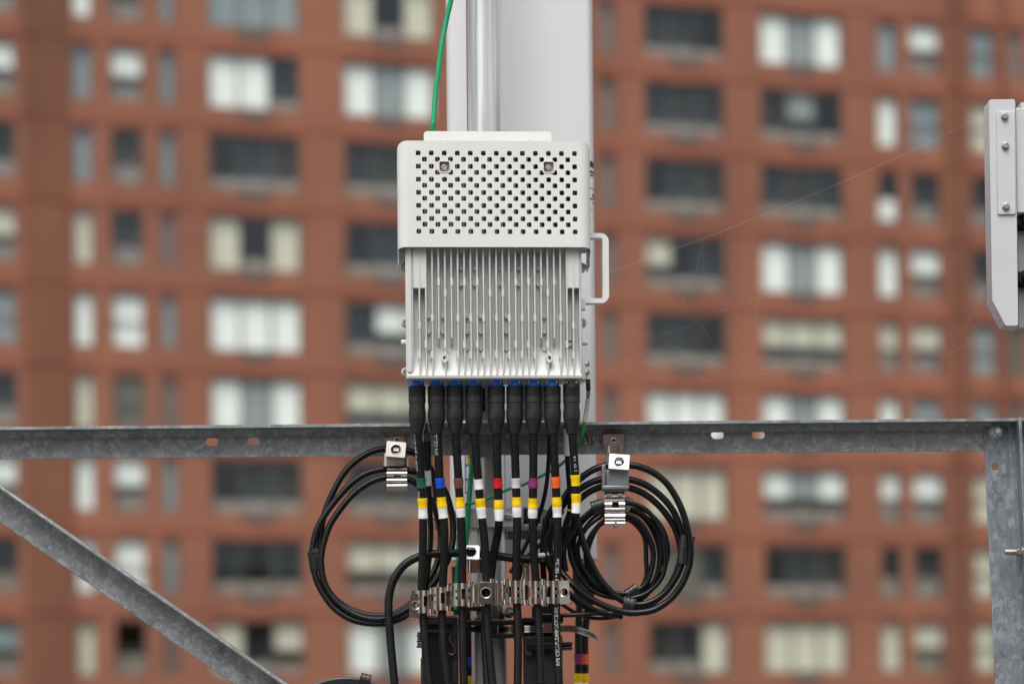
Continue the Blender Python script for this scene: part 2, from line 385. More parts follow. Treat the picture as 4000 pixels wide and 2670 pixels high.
for i in range(len(sb) - 1):
    for j in range(len(zb) - 1):
        x0, x1, z0, z1 = sb[i], sb[i + 1], zb[j], zb[j + 1]
        if (x0, z0) in opn:
            for a, b_ in (((x0, z0), (x1, z0)), ((x1, z0), (x1, z1)), ((x1, z1), (x0, z1)), ((x0, z1), (x0, z0))):
                wl.add([(a[0], 0, a[1]), (b_[0], 0, b_[1]), (b_[0], .22, b_[1]), (a[0], .22, a[1])], [(0, 1, 2, 3)])
        else:
            wl.add([(x0, 0, z0), (x1, 0, z0), (x1, 0, z1), (x0, 0, z1)], [(0, 1, 2, 3)])
zt = zb[-1]
wl.add([(-75, 0, 0), (-75, 18, 0), (-75, 18, zt), (-75, 0, zt)], [(0, 1, 2, 3)]); wl.add([(70, 0, 0), (70, 18, 0), (70, 18, zt), (70, 0, zt)], [(0, 1, 2, 3)])
wl.add([(-75, 18, 0), (70, 18, 0), (70, 18, zt), (-75, 18, zt)], [(0, 1, 2, 3)])
wl.build('wall', M_brick, bld, local=True, smooth=False)
MB().box(-75.3, 70.3, -.3, 18.3, zt, zt + .5).build('roof', M_ledge, bld, local=True, smooth=False)
MB().box(-74.9, 69.9, 5.0, 5.1, .1, zt - .1).build('inner_partition', M_room, bld, local=True, smooth=False)
M_pier = brick_mat((.66, .66, .62))
for u0, u1 in ((92, 268), (3706, 3782), (3912, 3934)):
    MB().box(s_of(u0), s_of(u1), -.12, .01, .02, zt - .02).build('pier', M_pier, bld, local=True, smooth=False)
# brick block across the street, behind the camera: it is what the metal and the black jackets mirror
M_block = brick_mat((.8, .8, .8))
cb_ = MB().box(-16, 75, -62, -44, GZ + .01, 15).build('city_block', M_block, loc=(0, 0, GZ), smooth=False); tag(cb_, kind='structure')
cache = {}
def inst(key, make, name, mat, parent, mw, sm=False):
    if key not in cache: cache[key] = make()
    me = cache[key]
    o = bpy.data.objects.new(name, me); COL.objects.link(o); o.parent = parent; return o
def mesh_of(mb, mat, name, smooth=False):
    me = bpy.data.meshes.new(name); me.from_pydata([tuple(p) for p in mb.v], [], mb.f); me.materials.append(mat)
    me.polygons.foreach_set('use_smooth', [smooth] * len(me.polygons)); me.update(); return me
def frame_mesh(w_, kind):
    mb = MB(); t = .06; H = WH
    mb.box(0, t, .1, .2, 0, H); mb.box(w_ - t, w_, .1, .2, 0, H); mb.box(t, w_ - t, .1, .2, 0, t); mb.box(t, w_ - t, .1, .2, H - t, H)
    if kind == 'window':
        for q in (1, 2): mb.box(w_ * q / 3 - .03, w_ * q / 3 + .03, .11, .19, t, H - t)
    if kind == 'sash_window': mb.box(t, w_ - t, .11, .19, H * .46, H * .46 + .06)
    return mesh_of(mb, M_dark, 'window_frame_mesh')
def pleat(x0, x1, z0, z1, amp=.035, step=.16):
    mb = MB(); n = max(4, int((x1 - x0) / .03)); vs = []
    for i in range(n + 1):
        x = x0 + (x1 - x0) * i / n; y = .27 + amp * math.sin(x / step * 2 * math.pi) + amp * .4 * math.sin(x * 17.3)
        vs += [(x, y, z0), (x, y, z1)]
    mb.add(vs, [(2 * i, 2 * i + 2, 2 * i + 3, 2 * i + 1) for i in range(n)]); return mb
for ci, ((u0, u1, kind, codes), (a, b_)) in enumerate(zip(cols, spans)):
    w_ = b_ - a
    for k, code in zip(ROWS, codes):
        f = inst((ci, 'f'), lambda: frame_mesh(w_, kind), kind, M_dark, bld, None)
        f.location = (a, 0, ZR[k] - WH)
        inst((ci, 'g'), lambda: mesh_of(MB().box(.06, w_ - .06, .145, .155, .06, WH - .06), M_glass, 'pane_mesh'), 'pane', M_glass, f, None)
        n = len(code); anyopen = False
        for q, ch in enumerate(code):
            x0, x1 = .05 + (w_ - .1) * q / n, .05 + (w_ - .1) * (q + 1) / n
            if ch == 'D':
                anyopen = True
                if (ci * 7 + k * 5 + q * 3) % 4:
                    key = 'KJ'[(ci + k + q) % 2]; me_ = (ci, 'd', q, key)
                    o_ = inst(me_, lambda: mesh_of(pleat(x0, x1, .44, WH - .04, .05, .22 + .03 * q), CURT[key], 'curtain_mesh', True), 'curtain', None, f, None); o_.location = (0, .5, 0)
                continue
            half = ch.islower() and ch != 'd'
            if ch.islower(): anyopen = True
            z0, z1 = (.04, WH * .45) if ch == 'd' else ((WH * .46 if half else .04), WH - .04)
            up = 'W' if ch == 'd' else ch.upper()
            inst((ci, 'c', q, ch), lambda: mesh_of(pleat(x0, x1, z0, z1, .02 if half else .04), CURT[up], 'curtain_mesh', True), 'blind' if half else 'curtain', None, f, None)
        if anyopen:
            hl = .44 if kind == 'window' else .72
            inst((ci, 'l'), lambda: mesh_of(MB().box(.03, w_ - .03, .44, .8, 0, hl), M_ledge, 'ledge_mesh'), 'ledge', None, f, None)
        if kind == 'window':
            gme = inst((ci, 'v'), lambda: mesh_of(MB().box(w_ / 2 - .55, w_ / 2 + .55, -.03, .05, -.36, -.02), M_grille, 'vent_mesh'), 'vent_grille', None, bld, None)
            gme.location = (a, 0, ZR[k] - WH)

# ------------------------------------------------------------------ radio unit
RA = R(3.0)
RO = P(1935, 1478, 0)
radio = empty('radio_unit', RO, 'pale grey radio unit with perforated cover over a ribbed heat sink, cables below', 'radio unit', rz=RA)
RI = WM[radio].inverted()
def LP(u, v, yl=0.0):     # pixel -> radio-local point on the plane y_local = yl
    n = Vector((-math.sin(RA), math.cos(RA), 0)); o = RO + n * yl; d = ray(u, v)
    t = (o - CAM).dot(n) / d.dot(n); return RI @ (CAM + d * t)
def z1p(x, y): return 1500 + x / 2.553, 480 + y / 2.553
def z2p(x, y): return 1500 + x / 2.553, 940 + y / 2.553
def z3p(x, y): return 1500 + x / 2.553, 1440 + y / 2.553
I4 = Matrix.Identity(4)
# cover
def L1(x, y, yl=0.0): q = LP(*z1p(x, y), yl); return (q.x, q.z)
cz_top = L1(1100, 180)[1]; cz_bot = L1(1100, 1237)[1]; cxl = L1(135, 700)[0]; cxr = L1(2064, 700)[0]
cr = .020; holes = []
rowy = [303, 365, 435, 495, 565, 625, 695, 755, 825, 885, 955, 1013, 1083]
bl = [(603, 437), (1642, 440)]
hw = 24.0
for r_, yy in enumerate(rowy):
    n = 13 if r_ % 2 == 0 else 12
    for i in range(n):
        xx = 341 + 129.9 * i + (0 if r_ % 2 == 0 else 61.5) + (yy - 303) * .008; y2 = yy + (xx - 1100) * .0045
        if r_ == 2 and i in (2, 10): continue
        c = L1(xx, y2); h = hw * .000196
        holes.append(rrect(c[0] - h, c[0] + h, c[1] - h, c[1] + h, h * .5, 3))
cover = MB()
bh = 50 * .000196
boltc = []
big = []
for x, y in bl:
    c = L1(x, y); boltc.append(c); big.append(rrect(c[0] - bh, c[0] + bh, c[1] - bh, c[1] + bh, bh * .3, 4))
# holes touching the bolt surrounds are clipped by the surround: drop hole vertices that fall under it
br_ = 61 * .000196
def clip_hole(h):
    out = []
    for p in h:
        q = list(p)
        for c in boltc:
            if abs(q[0] - c[0]) < br_ and abs(q[1] - c[1]) < br_:
                dx = br_ - abs(q[0] - c[0]); dz = br_ - abs(q[1] - c[1])
                if dx < dz: q[0] = c[0] + math.copysign(br_, q[0] - c[0])
                else: q[1] = c[1] + math.copysign(br_, q[1] - c[1])
        if not out or (Vector(q) - Vector(out[-1])).length > 1e-5: out.append(tuple(q))
    return out if len(out) > 3 else None
hs_ = [h for h in (clip_hole(h) for h in holes) if h]
cover.prism([(cxl + cr, cz_bot), (cxr - cr, cz_bot), (cxr - cr, cz_top), (cxl + cr, cz_top)], .0018, I4, hs_ + big)
CD = .105
for sx, x0 in ((1, cxl), (-1, cxr)):
    prev = None; prof = []
    for i in range(9):
        t = R(90 * i / 8); prof.append((x0 + sx * (cr - cr * math.sin(t)), cr - cr * math.cos(t)))
    inn = [(x + sx * .0018 * math.sin(R(90 * i / 8)), y + .0018 * math.cos(R(90 * i / 8))) for i, (x, y) in enumerate(prof)]
    def zb_(i): return cz_bot - .0035 * (i / 8) ** 3
    def zt_(i): return cz_top - .014 * (i / 8) ** 2
    vs = []
    for i in range(9): vs += [(*prof[i], zb_(i)), (*prof[i], zt_(i)), (*inn[i], zb_(i)), (*inn[i], zt_(i))]
    fs = []
    for i in range(8):
        a, b_ = 4 * i, 4 * i + 4
        fs += [(a, b_, b_ + 1, a + 1), (a + 2, a + 3, b_ + 3, b_ + 2), (a, a + 2, b_ + 2, b_), (a + 1, b_ + 1, b_ + 3, a + 3)]
    cover.add(vs, fs)
    # side sheet with a stepped lower edge and small perforations; local x of prism -> depth
    low = cz_bot - .031
    out = [(cr, cz_bot - .0035), (cr + .006, cz_bot - .010), (cr + .010, cz_bot - .019), (cr + .012, low + .004), (cr + .020, low), (CD, low), (CD, cz_top - .020), (cr + .02, cz_top - .0165), (cr, cz_top - .014)]
    sh = []
    for r_ in range(11):
        for i in range(5):
            yy = cr + .012 + i * .015 + (r_ % 2) * .0075; zz = cz_top - .034 - r_ * .0145
            if yy < CD - .008: sh.append(rrect(yy - .0035, yy + .0035, zz - .0035, zz + .0035, .0015, 2))
    Ms = Matrix(((0, sx, 0, x0), (1, 0, 0, 0), (0, 0, 1, 0), (0, 0, 0, 1)))
    cover.prism(out, .0018, Ms, sh)
cov = cover.build('perforated_cover', M_white, radio, local=True, angle=40)
for c in boltc:
    su = MB()
    su.prism(rrect(c[0] - br_, c[0] + br_, c[1] - br_, c[1] + br_, br_ * .35, 4), .0026, I4, [rrect(c[0] - bh, c[0] + bh, c[1] - bh, c[1] + bh, bh * .3, 4)], y0=-.0012)
    su.prism(rrect(c[0] - bh - .0012, c[0] + bh + .0012, c[1] - bh - .0012, c[1] + bh + .0012, bh * .35, 4), .010, I4, [rrect(c[0] - bh, c[0] + bh, c[1] - bh, c[1] + bh, bh * .3, 4)], y0=.0014)
    su.prism(rrect(c[0] - bh, c[0] + bh, c[1] - bh, c[1] + bh, bh * .3, 4), .0015, I4, y0=.0105)
    so_ = su.build('bolt_recess', M_white, cov, local=True, bevel=.0006)
    b_ = MB(); bolt_head(b_, (c[0], .0105, c[1]), (0, -1, 0), .0071, .0062, washer=.0076, roll=R(8))
    b_.build('bolt', M_bolt, cov, local=True, bevel=.0004)
# heat sink
TIP, BASE, BACK = .0135, .038, .118
DEEP = .085
def L2(x, y, yl=TIP): q = LP(*z2p(x, y), yl); return (q.x, q.z)
zbot = L2(1100, 1368)[1]; zlip = L2(1100, 1342)[1]; zsl = L2(1100, 1150, BASE)[1]; zft = cz_top - .019
xl = L2(217, 800, .03)[0]; xr = L2(1970, 800, .03)[0]; xfl = L2(292, 800)[0]; xfr = L2(1950, 800)[0]
hsink = MB()
prof = [(TIP + .002, zbot), (TIP + .001, zlip), (TIP + .005, zlip + .008), (TIP + .011, zlip + .017), (TIP + .018, zlip + .031), (BASE - .003, zlip + .046), (BASE, zlip + .060), (BASE, cz_bot + .012), (DEEP, cz_bot + .020), (DEEP, zft), (BACK - .02, zft), (BACK - .02, zbot)]
def xprism(mb, prof_, x0, x1):   # profile in (y, z)
    Mx = Matrix(((0, 1, 0, 0), (1, 0, 0, 0), (0, 0, 1, 0), (0, 0, 0, 1)))
    mb.prism(prof_, x1 - x0, Mx, y0=x0)
xprism(hsink, prof, xl + .002, xr - .002)
# side frame strips
for a, b_ in ((xl, xfl), (xfr, xr)):
    hsink.box(a, b_, TIP + .004, .055, zbot + .0004, cz_bot + .02)
    hsink.box(a + .003, b_ - .0035, TIP + .0005, TIP + .006, zbot + .012, cz_bot + .019)
def fin(xz, ytop_z, ybot, tip=TIP, wt=.0029, wb=.0048, taper=False):
    x = L2(xz, 700)[0]; zt0 = ytop_z; zb0 = ybot
    e = .012 if taper else .0
    vs = []
    for z, tp in ((zt0, tip), (zb0 + e, tip), (zb0, BASE - .004 if taper else tip)):
        f_ = (BASE - tp) / (BASE - tip); wq = wt + (wb - wt) * (1 - f_)
        vs += [(x - wq / 2, tp, z), (x + wq / 2, tp, z), (x + wb / 2, BASE + .002, z), (x - wb / 2, BASE + .002, z)]
    fs = [(0, 1, 2, 3), (11, 10, 9, 8)]
    for o in (0, 4):
        for k in range(4): fs.append((o + k, o + 4 + k, o + 4 + (k + 1) % 4, o + (k + 1) % 4))
    hsink.add(vs, fs)
    hsink.box(x - wb / 2, x + wb / 2, BASE, DEEP + .002, cz_bot + .016, zt0)
fx = [355 + 63.95 * i for i in range(25)]
for i, x in enumerate(fx):
    zt0 = zft - .004
    if i in (3, 5, 19, 21): fin(x, zt0, L2(x, 1030)[1], taper=True)
    else: fin(x, zt0, L2(x, 1338)[1] + .0005)
def pad(x, y, hw_=13, hh=42, tip=TIP - .0008):
    cx, cz = L2(x, y); a, b_ = hw_ * .000199, hh * .000199
    hsink.prism([(cx - a, cz + b_ * .62), (cx - a * .45, cz + b_), (cx + a * .45, cz + b_), (cx + a, cz + b_ * .62), (cx + a, cz - b_ * .62), (cx + a * .45, cz - b_), (cx - a * .45, cz - b_), (cx - a, cz - b_ * .62)], .021, I4, y0=tip)
for y, xs in ((410, (545, 674, 802, 930, 1314, 1442, 1570, 1698)), (520, (610, 1058, 1186, 1634)), (770, (482, 738, 866, 994, 1122, 1250, 1378, 1506, 1762)), (845, (355, 1890)),
              (1035, (418, 610, 802, 930, 1314, 1442, 1634, 1826)), (1140, (355, 482, 738, 866, 994, 1122, 1250, 1378, 1506, 1762, 1890))):
    for x in xs: pad(x, y)
for x0, x1 in ((292, 418), (1826, 1947)):      # filled blocks at the upper corners
    a, b_ = L2(x0, 470)[0], L2(x1, 470)[0]
    hsink.box(a, b_, TIP + .0015, BASE + .002, L2(x0, 470)[1], cz_bot + .03)
for x, ys in ((770, (110, 270, 430)), (1165, (110, 270, 430)), (1345, (110, 270, 430)), (905, (270, 430)), (1540, (110, 270, 430)), (445, (750, 905, 1075, 1225)), (828, (750, 905, 1075, 1235)), (965, (750, 905, 1075)),
              (1222, (750, 905, 1075, 1235)), (1600, (750, 905, 1075, 1235)), (590, (750, 905)), (1855, (975, 1030))):
    for y in ys:
        q = LP(*z2p(x, y), BASE - .012)
        hsink.lathe([(.0045, 0), (.0038, .0075)], axis((q.x, BASE + .002, q.z), (0, -1, 0)), 14)
hsink.box(cxl + .0022, cxr - .0022, .0205, DEEP + .02, cz_top - .0185, cz_top - .0165); hsink.box(cxl + .022, cxr - .022, .0024, .0204, cz_top - .0185, cz_top - .0165)  # unseen top plates, added to keep daylight out behind the cover holes
for a_, b_ in ((cxl + .004, xl), (xr, cxr - .004)): hsink.box(a_, b_, .0210, .085, cz_bot + .004, cz_top - .0187)  # unseen side plates, added to darken the space behind the cover
sink = hsink.build('heat_sink', M_sink, radio, local=True, bevel=.0007, seg=2)
for x, y in ((607, 1168), (1648, 1168)):
    c = L2(x, y); mb = MB()
    ov = [(c[0] + .0068 * math.cos(t) * (1 if abs(math.sin(t)) < .8 else .8), c[1] + .0105 * math.sin(t)) for t in [2 * math.pi * k / 20 for k in range(20)]]
    mb.prism(ov, .022, I4, [circ(c[0], c[1], .0036, 16)], y0=TIP - .002)
    mb.build('threaded_boss', M_sink, sink, local=True, bevel=.0006)
    MB().lathe([(.0036, 0), (.0036, .001)], axis((c[0], TIP + .012, c[1]), (0, -1, 0)), 16).build('threaded_hole', M_plastic, sink, local=True)
# housing behind with ears
hb = MB()
hx0, hx1 = xl + .001, xr - .001
hb.box(hx0, hx1, .054, BACK, zbot + .001, cz_bot + .01); hb.box(hx0, hx1, DEEP + .006, BACK + .001, cz_bot + .008, zft + .004)
ears = [(208, 250), (210, 805), (210, 1300), (1985, 258), (1990, 810), (1997, 1358)]
for x, y in ears:
    c = LP(*z2p(x, y), .06); s_ = 1 if x < 1000 else -1; e = hx0 + .002 if x < 1000 else hx1 - .002
    o = [(c.x + .0072 * math.cos(R(t)) * s_, c.z + .0072 * math.sin(R(t))) for t in range(90, 271, 18)]
    o = [(e, c.z + .017), (c.x + .003 * s_, c.z + .0098)] + o + [(c.x + .003 * s_, c.z - .0098), (e, c.z - .017)]
    hb.prism(o, .03, I4, y0=.062)
house = hb.build('housing', M_sink, radio, local=True, bevel=.0012)
for x, y in ears:
    c = LP(*z2p(x, y), .06); m_ = MB()
    m_.lathe([(.0046, 0), (.0046, .0022), (.0036, .0036), (.0020, .0036), (.0017, .0020)], axis((c.x, .062, c.z), (0, -1, 0)), 20)
    m_.build('screw', M_bolt, house, local=True)
for x, d in ((208, -1), (2000, 1)):
    c = LP(*z2p(x, 1015), .05); m_ = MB()
    e = xl + .004 if d < 0 else xr - .004
    x1_ = LP(*z2p(170 if d < 0 else 2028, 1015), .05).x
    m_.lathe([(.0058, 0), (.0058, abs(x1_ - e) - .001), (.005, abs(x1_ - e))], axis((e, .05, c.z), (d, 0, 0)), 20)
    m_.build('locating_pin', M_sink, radio, local=True)
# handle on the right side
def LH(u, v): q = LP(u, v, .055); return q
hp = [LH(2268, 926), LH(2345, 926), LH(2362, 929), LH(2366, 950), LH(2368, 1060), LH(2369, 1155), LH(2364, 1174), LH(2345, 1179), LH(2275, 1181)]
xa = LH(2262, 926).x; xb = LH(2376, 926).x; za = LH(2376, 914).z; zb2 = LH(2376, 1187).z
hb = MB(); t_ = .0062
outer = [(xa, za), *[(xb - .016 + .016 * math.sin(R(a)), za - .016 + .016 * math.cos(R(a))) for a in range(0, 91, 15)], *[(xb - .016 + .016 * math.cos(R(a)), zb2 + .016 - .016 * math.sin(R(a))) for a in range(0, 91, 15)], (xa + .006, zb2)]
inner = [(xa + .006, zb2 + .0095), *[(xb - .0125 - .005 + .005 * math.cos(R(a)), zb2 + .0095 + .005 - .005 * math.sin(R(a))) for a in range(90, -1, -15)], *[(xb - .0125 - .005 + .005 * math.sin(R(a)), za - .0095 - .005 + .005 * math.cos(R(a))) for a in range(90, -1, -15)], (xa, za - .0095)]
hb.prism(outer + inner, .022, I4, y0=.045)
hb.box(LH(2266, 1200).x, LH(2286, 1200).x, .043, .069, LH(2270, 1210).z, LH(2270, 1172).z)
hb.build('handle', M_white, radio, local=True, bevel=.0025, seg=3)
# mounting plates, lug
mp_ = MB(); a = LP(1655, 513, .125); b_ = LP(2155, 513, .125); zt1 = a.z; zb1 = LP(1655, 620, .125).z
mp_.prism(rrect(a.x, b_.x, zb1, zt1, .007), .004, I4, y0=.124)
mp = mp_.build('mounting_plate', M_white, radio, local=True, bevel=.001)
for z_ in (zb1, .06): MB().box(-.06, .05, .1285, .175, z_ - .03, z_ + .03).build('mounting_bracket', M_white, radio, local=True, bevel=.001)
mp_ = MB(); a = LP(1728, 1500, .13); b_ = LP(1912, 1642, .13); mp_.box(a.x, b_.x, .126, .129, b_.z, zbot + .10); mp = mp_.build('lower_plate', M_white, radio, local=True, bevel=.001); mp_ = MB()
a = LP(1990, 1500, .13); b_ = LP(2182, 1642, .13); mp_.box(a.x, b_.x, .126, .129, b_.z, zbot + .10)
mp_.build('lower_plate', M_white, radio, local=True, bevel=.001)
a = LP(1880, 1516, .12); b_ = LP(1895, 1606, .12); MB().box(a.x, b_.x, .1235, .1255, b_.z, a.z).build('black_label', M_plastic, mp, local=True)
for x in (603, 1430):
    c = LP(*z1p(x, 178), .09); m_ = MB(); bolt_head(m_, (c.x, .09, c.z - .004), (0, 0, 1), .008, .005); m_.build('bolt', M_white, radio, local=True, bevel=.0006)
lg = MB(); a = LP(*z2p(1985, 1290), .06); lg.box(xr - .002, xr + .010, .058, .064, L2(2000, 1350)[1], L2(2000, 1190)[1]); lug = lg.build('ground_plate', M_white, radio, local=True, bevel=.001)
for y in (1228, 1310):
    c = LP(*z2p(2030, y), .06); m_ = MB(); bolt_head(m_, (xr + .010, .061, c.z), (1, 0, 0), .0052, .006, washer=.0062); m_.build('screw', M_bolt, lug, local=True)

# ------------------------------------------------------------------ cables
def px_path(pts, ys, cv=None):
    n = len(pts); out = []
    for i, p in enumerate(pts):
        u, v = cv(p[0], p[1]) if cv else (p[0], p[1])
        y = p[2] if len(p) > 2 else (ys(i / (n - 1)) if callable(ys) else ys)
        out.append(P(u, v, y))
    return out
def band(path, r, i0, i1, extra=.0009, n=20):
    sub = path[i0:i1 + 1]
    q_ = random.uniform(0, 6); return MB().tube(sub, lambda i, t: r + extra * (1 + .35 * math.sin(t * 5 + q_)), n)
def idx_v(path, v, lo=0, hi=None):
    hi = min(hi or len(path), len(path)); best = min(range(lo, hi), key=lambda i: abs(PX(path[i])[1] - v)); return best
def text_mesh(txt, size):
    cu = bpy.data.curves.new('txt', 'FONT'); cu.body = txt; cu.size = size; cu.resolution_u = 3
    o = bpy.data.objects.new('txt', cu); COL.objects.link(o)
    dg = bpy.context.evaluated_depsgraph_get(); me = o.evaluated_get(dg).to_mesh()
    vs = [v.co.copy() for v in me.vertices]; fs = [tuple(p.vertices) for p in me.polygons]
    o.evaluated_get(dg).to_mesh_clear(); bpy.data.objects.remove(o); bpy.data.curves.remove(cu)
    return vs, fs
def cable_text(path, r, v0, txt, size, phi0=0.0, width=None):   # printed from v0 upwards along the jacket
    vs, fs = text_mesh(txt, size)
    i0 = idx_v(path, v0); acc = [0.0]; pts = [path[i0]]
    for i in range(i0 - 1, -1, -1): acc.append(acc[-1] + (path[i] - pts[-1]).length); pts.append(path[i])
    k = 1.0
    if width: k = width / max(v.x for v in vs)
    out = []
    for v in vs:
        s_ = v.x * k; j = 0
        while j < len(acc) - 2 and acc[j + 1] < s_: j += 1
        t = (s_ - acc[j]) / max(1e-9, acc[j + 1] - acc[j]); c = pts[j].lerp(pts[j + 1], t); T = (pts[j + 1] - pts[j]).normalized()
        F = Vector((0, -1, 0)); F = (F - T * F.dot(T)).normalized(); Lf = T.cross(F); 
        if Lf.x > 0: Lf = -Lf
        ph = phi0 + (v.y - size * .35) / r
        out.append(c + (F * math.cos(ph) + Lf * math.sin(ph)) * (r + .0004))
    return MB().add(out, fs)

KZ = .000199
def boot_profile():
    p = [(72, 163), (84, 165), (85, 168)]
    for k in range(5):
        y = 172 + k * 19; p += [(86, y), (86, y + 10), (79, y + 12), (79, y + 17)]
    p += [(84, 268), (84.5, 300), (84.5, 328), (80, 331), (79, 365), (79.5, 397), (84, 400), (85, 430), (84, 470), (80, 512), (76, 519)]
    for k, (r, y) in enumerate(((76, 523), (72, 546), (67, 569), (61, 592))): p += [(r, y), (r - 1.5, y + 13), (r - 8, y + 14), (r - 8.5, y + 20)]
    p += [(55, 614), (50, 634), (43, 640)]
    return p
JG = 'jumper cables plugged in under the radio'
jump = [ # connector u, path, tape
 (1629, [(1630, 1680), (1634, 1710), (1645, 1871), (1651.5, 1988), (1653, 2060), (1652, 2144), (1648, 2260), (1648, 2340), (1653, 2410), (1662, 2517), (1676, 2670), (1688, 2780)],
  [('green', 1866, 1904), ('yellow', 1944, 1983), ('white', 1983, 2023)]),
 (1704, [(1706, 1680), (1710, 1710), (1718, 1871), (1728, 1988), (1735, 2050), (1736, 2144), (1731, 2260), (1727, 2390), (1732, 2517), (1748, 2670), (1758, 2780)],
  [('blue', 1865, 1903), ('yellow', 1940, 1982), ('white', 1982, 2022)]),
 (1776, [(1778, 1680), (1781, 1710), (1791, 1871), (1798, 1988), (1803, 2050), (1806, 2144), (1806, 2269), (1806, 2393), (1808, 2517), (1812, 2670), (1816, 2780)],
  [('brown', 1865, 1902), ('yellow', 1939, 1980), ('white', 1980, 2019)]),
 (1850.6, [(1852, 1680), (1855, 1710), (1868, 1871), (1879, 1988), (1886, 2050), (1895, 2144), (1900, 2260), (1902, 2393), (1909, 2517), (1924, 2670), (1936, 2780)],
  [('white', 1870, 1911), ('yellow', 1943, 1982), ('white', 1982, 2023)]),
 (1939, [(1939, 1680), (1940, 1710), (1944.6, 1871), (1949, 1988), (1949, 2040), (1943, 2090, .105), (1931, 2150, .115), (1922, 2215, .122), (1912, 2290, .125), (1900, 2370, .125), (1895, 2440, .118), (1897, 2530, .112), (1904, 2670, .108), (1910, 2780, .105)],
  [('red', 1868, 1906), ('yellow', 1949, 1989), ('white', 1989, 2029)]),
 (2011, [(2010, 1680), (2010, 1710), (2015, 1871), (2019, 1988), (2020, 2050), (2018, 2144), (2016, 2260), (2019, 2352), (2023, 2434), (2024, 2540), (2022, 2670), (2020, 2780)],
  [('silver', 1865, 1905), ('yellow', 1939, 1977), ('white', 1977, 2017)]),
 (2084, [(2084, 1680), (2084, 1710), (2083, 1871), (2081, 1988), (2081, 2050), (2085, 2144), (2093, 2269), (2102, 2393), (2108, 2517), (2113, 2670), (2116, 2780)],
  [('purple', 1867, 1906), ('yellow', 1945, 1984), ('white', 1984, 2024)]),
 (2156, [(2159, 1680), (2162, 1710), (2170, 1871), (2176, 1988), (2178, 2050), (2178, 2144), (2175, 2269), (2172, 2393), (2176, 2517), (2184, 2670), (2190, 2780)],
  [('orange', 1863, 1903), ('yellow', 1940, 1979), ('white', 1979, 2018)]),
 (2231.7, [(2234, 1680), (2237, 1710), (2248, 1871), (2251, 1960), (2249, 2010), (2240, 2056, .105), (2219, 2102, .118), (2190, 2145, .13), (2150, 2172, .138), (2110, 2181, .14), (2040, 2182, .14), (1956, 2172, .14), (1860, 2161, .14), (1760, 2159, .13), (1690, 2162, .125), (1634, 2174, .12), (1577, 2207, .12), (1537, 2265, .12), (1520, 2329, .12), (1518, 2390, .12), (1521, 2440, .12), (1527, 2520, .12), (1541, 2670, .12), (1552, 2780, .12)],
  [('yellow', 1856, 1895), ('yellow', 1925, 1964), ('white', 1964, 2003)]),
]
names_ = ['green', 'blue', 'brown', 'white', 'red', 'pale silver', 'purple', 'orange', None]
CP = {}
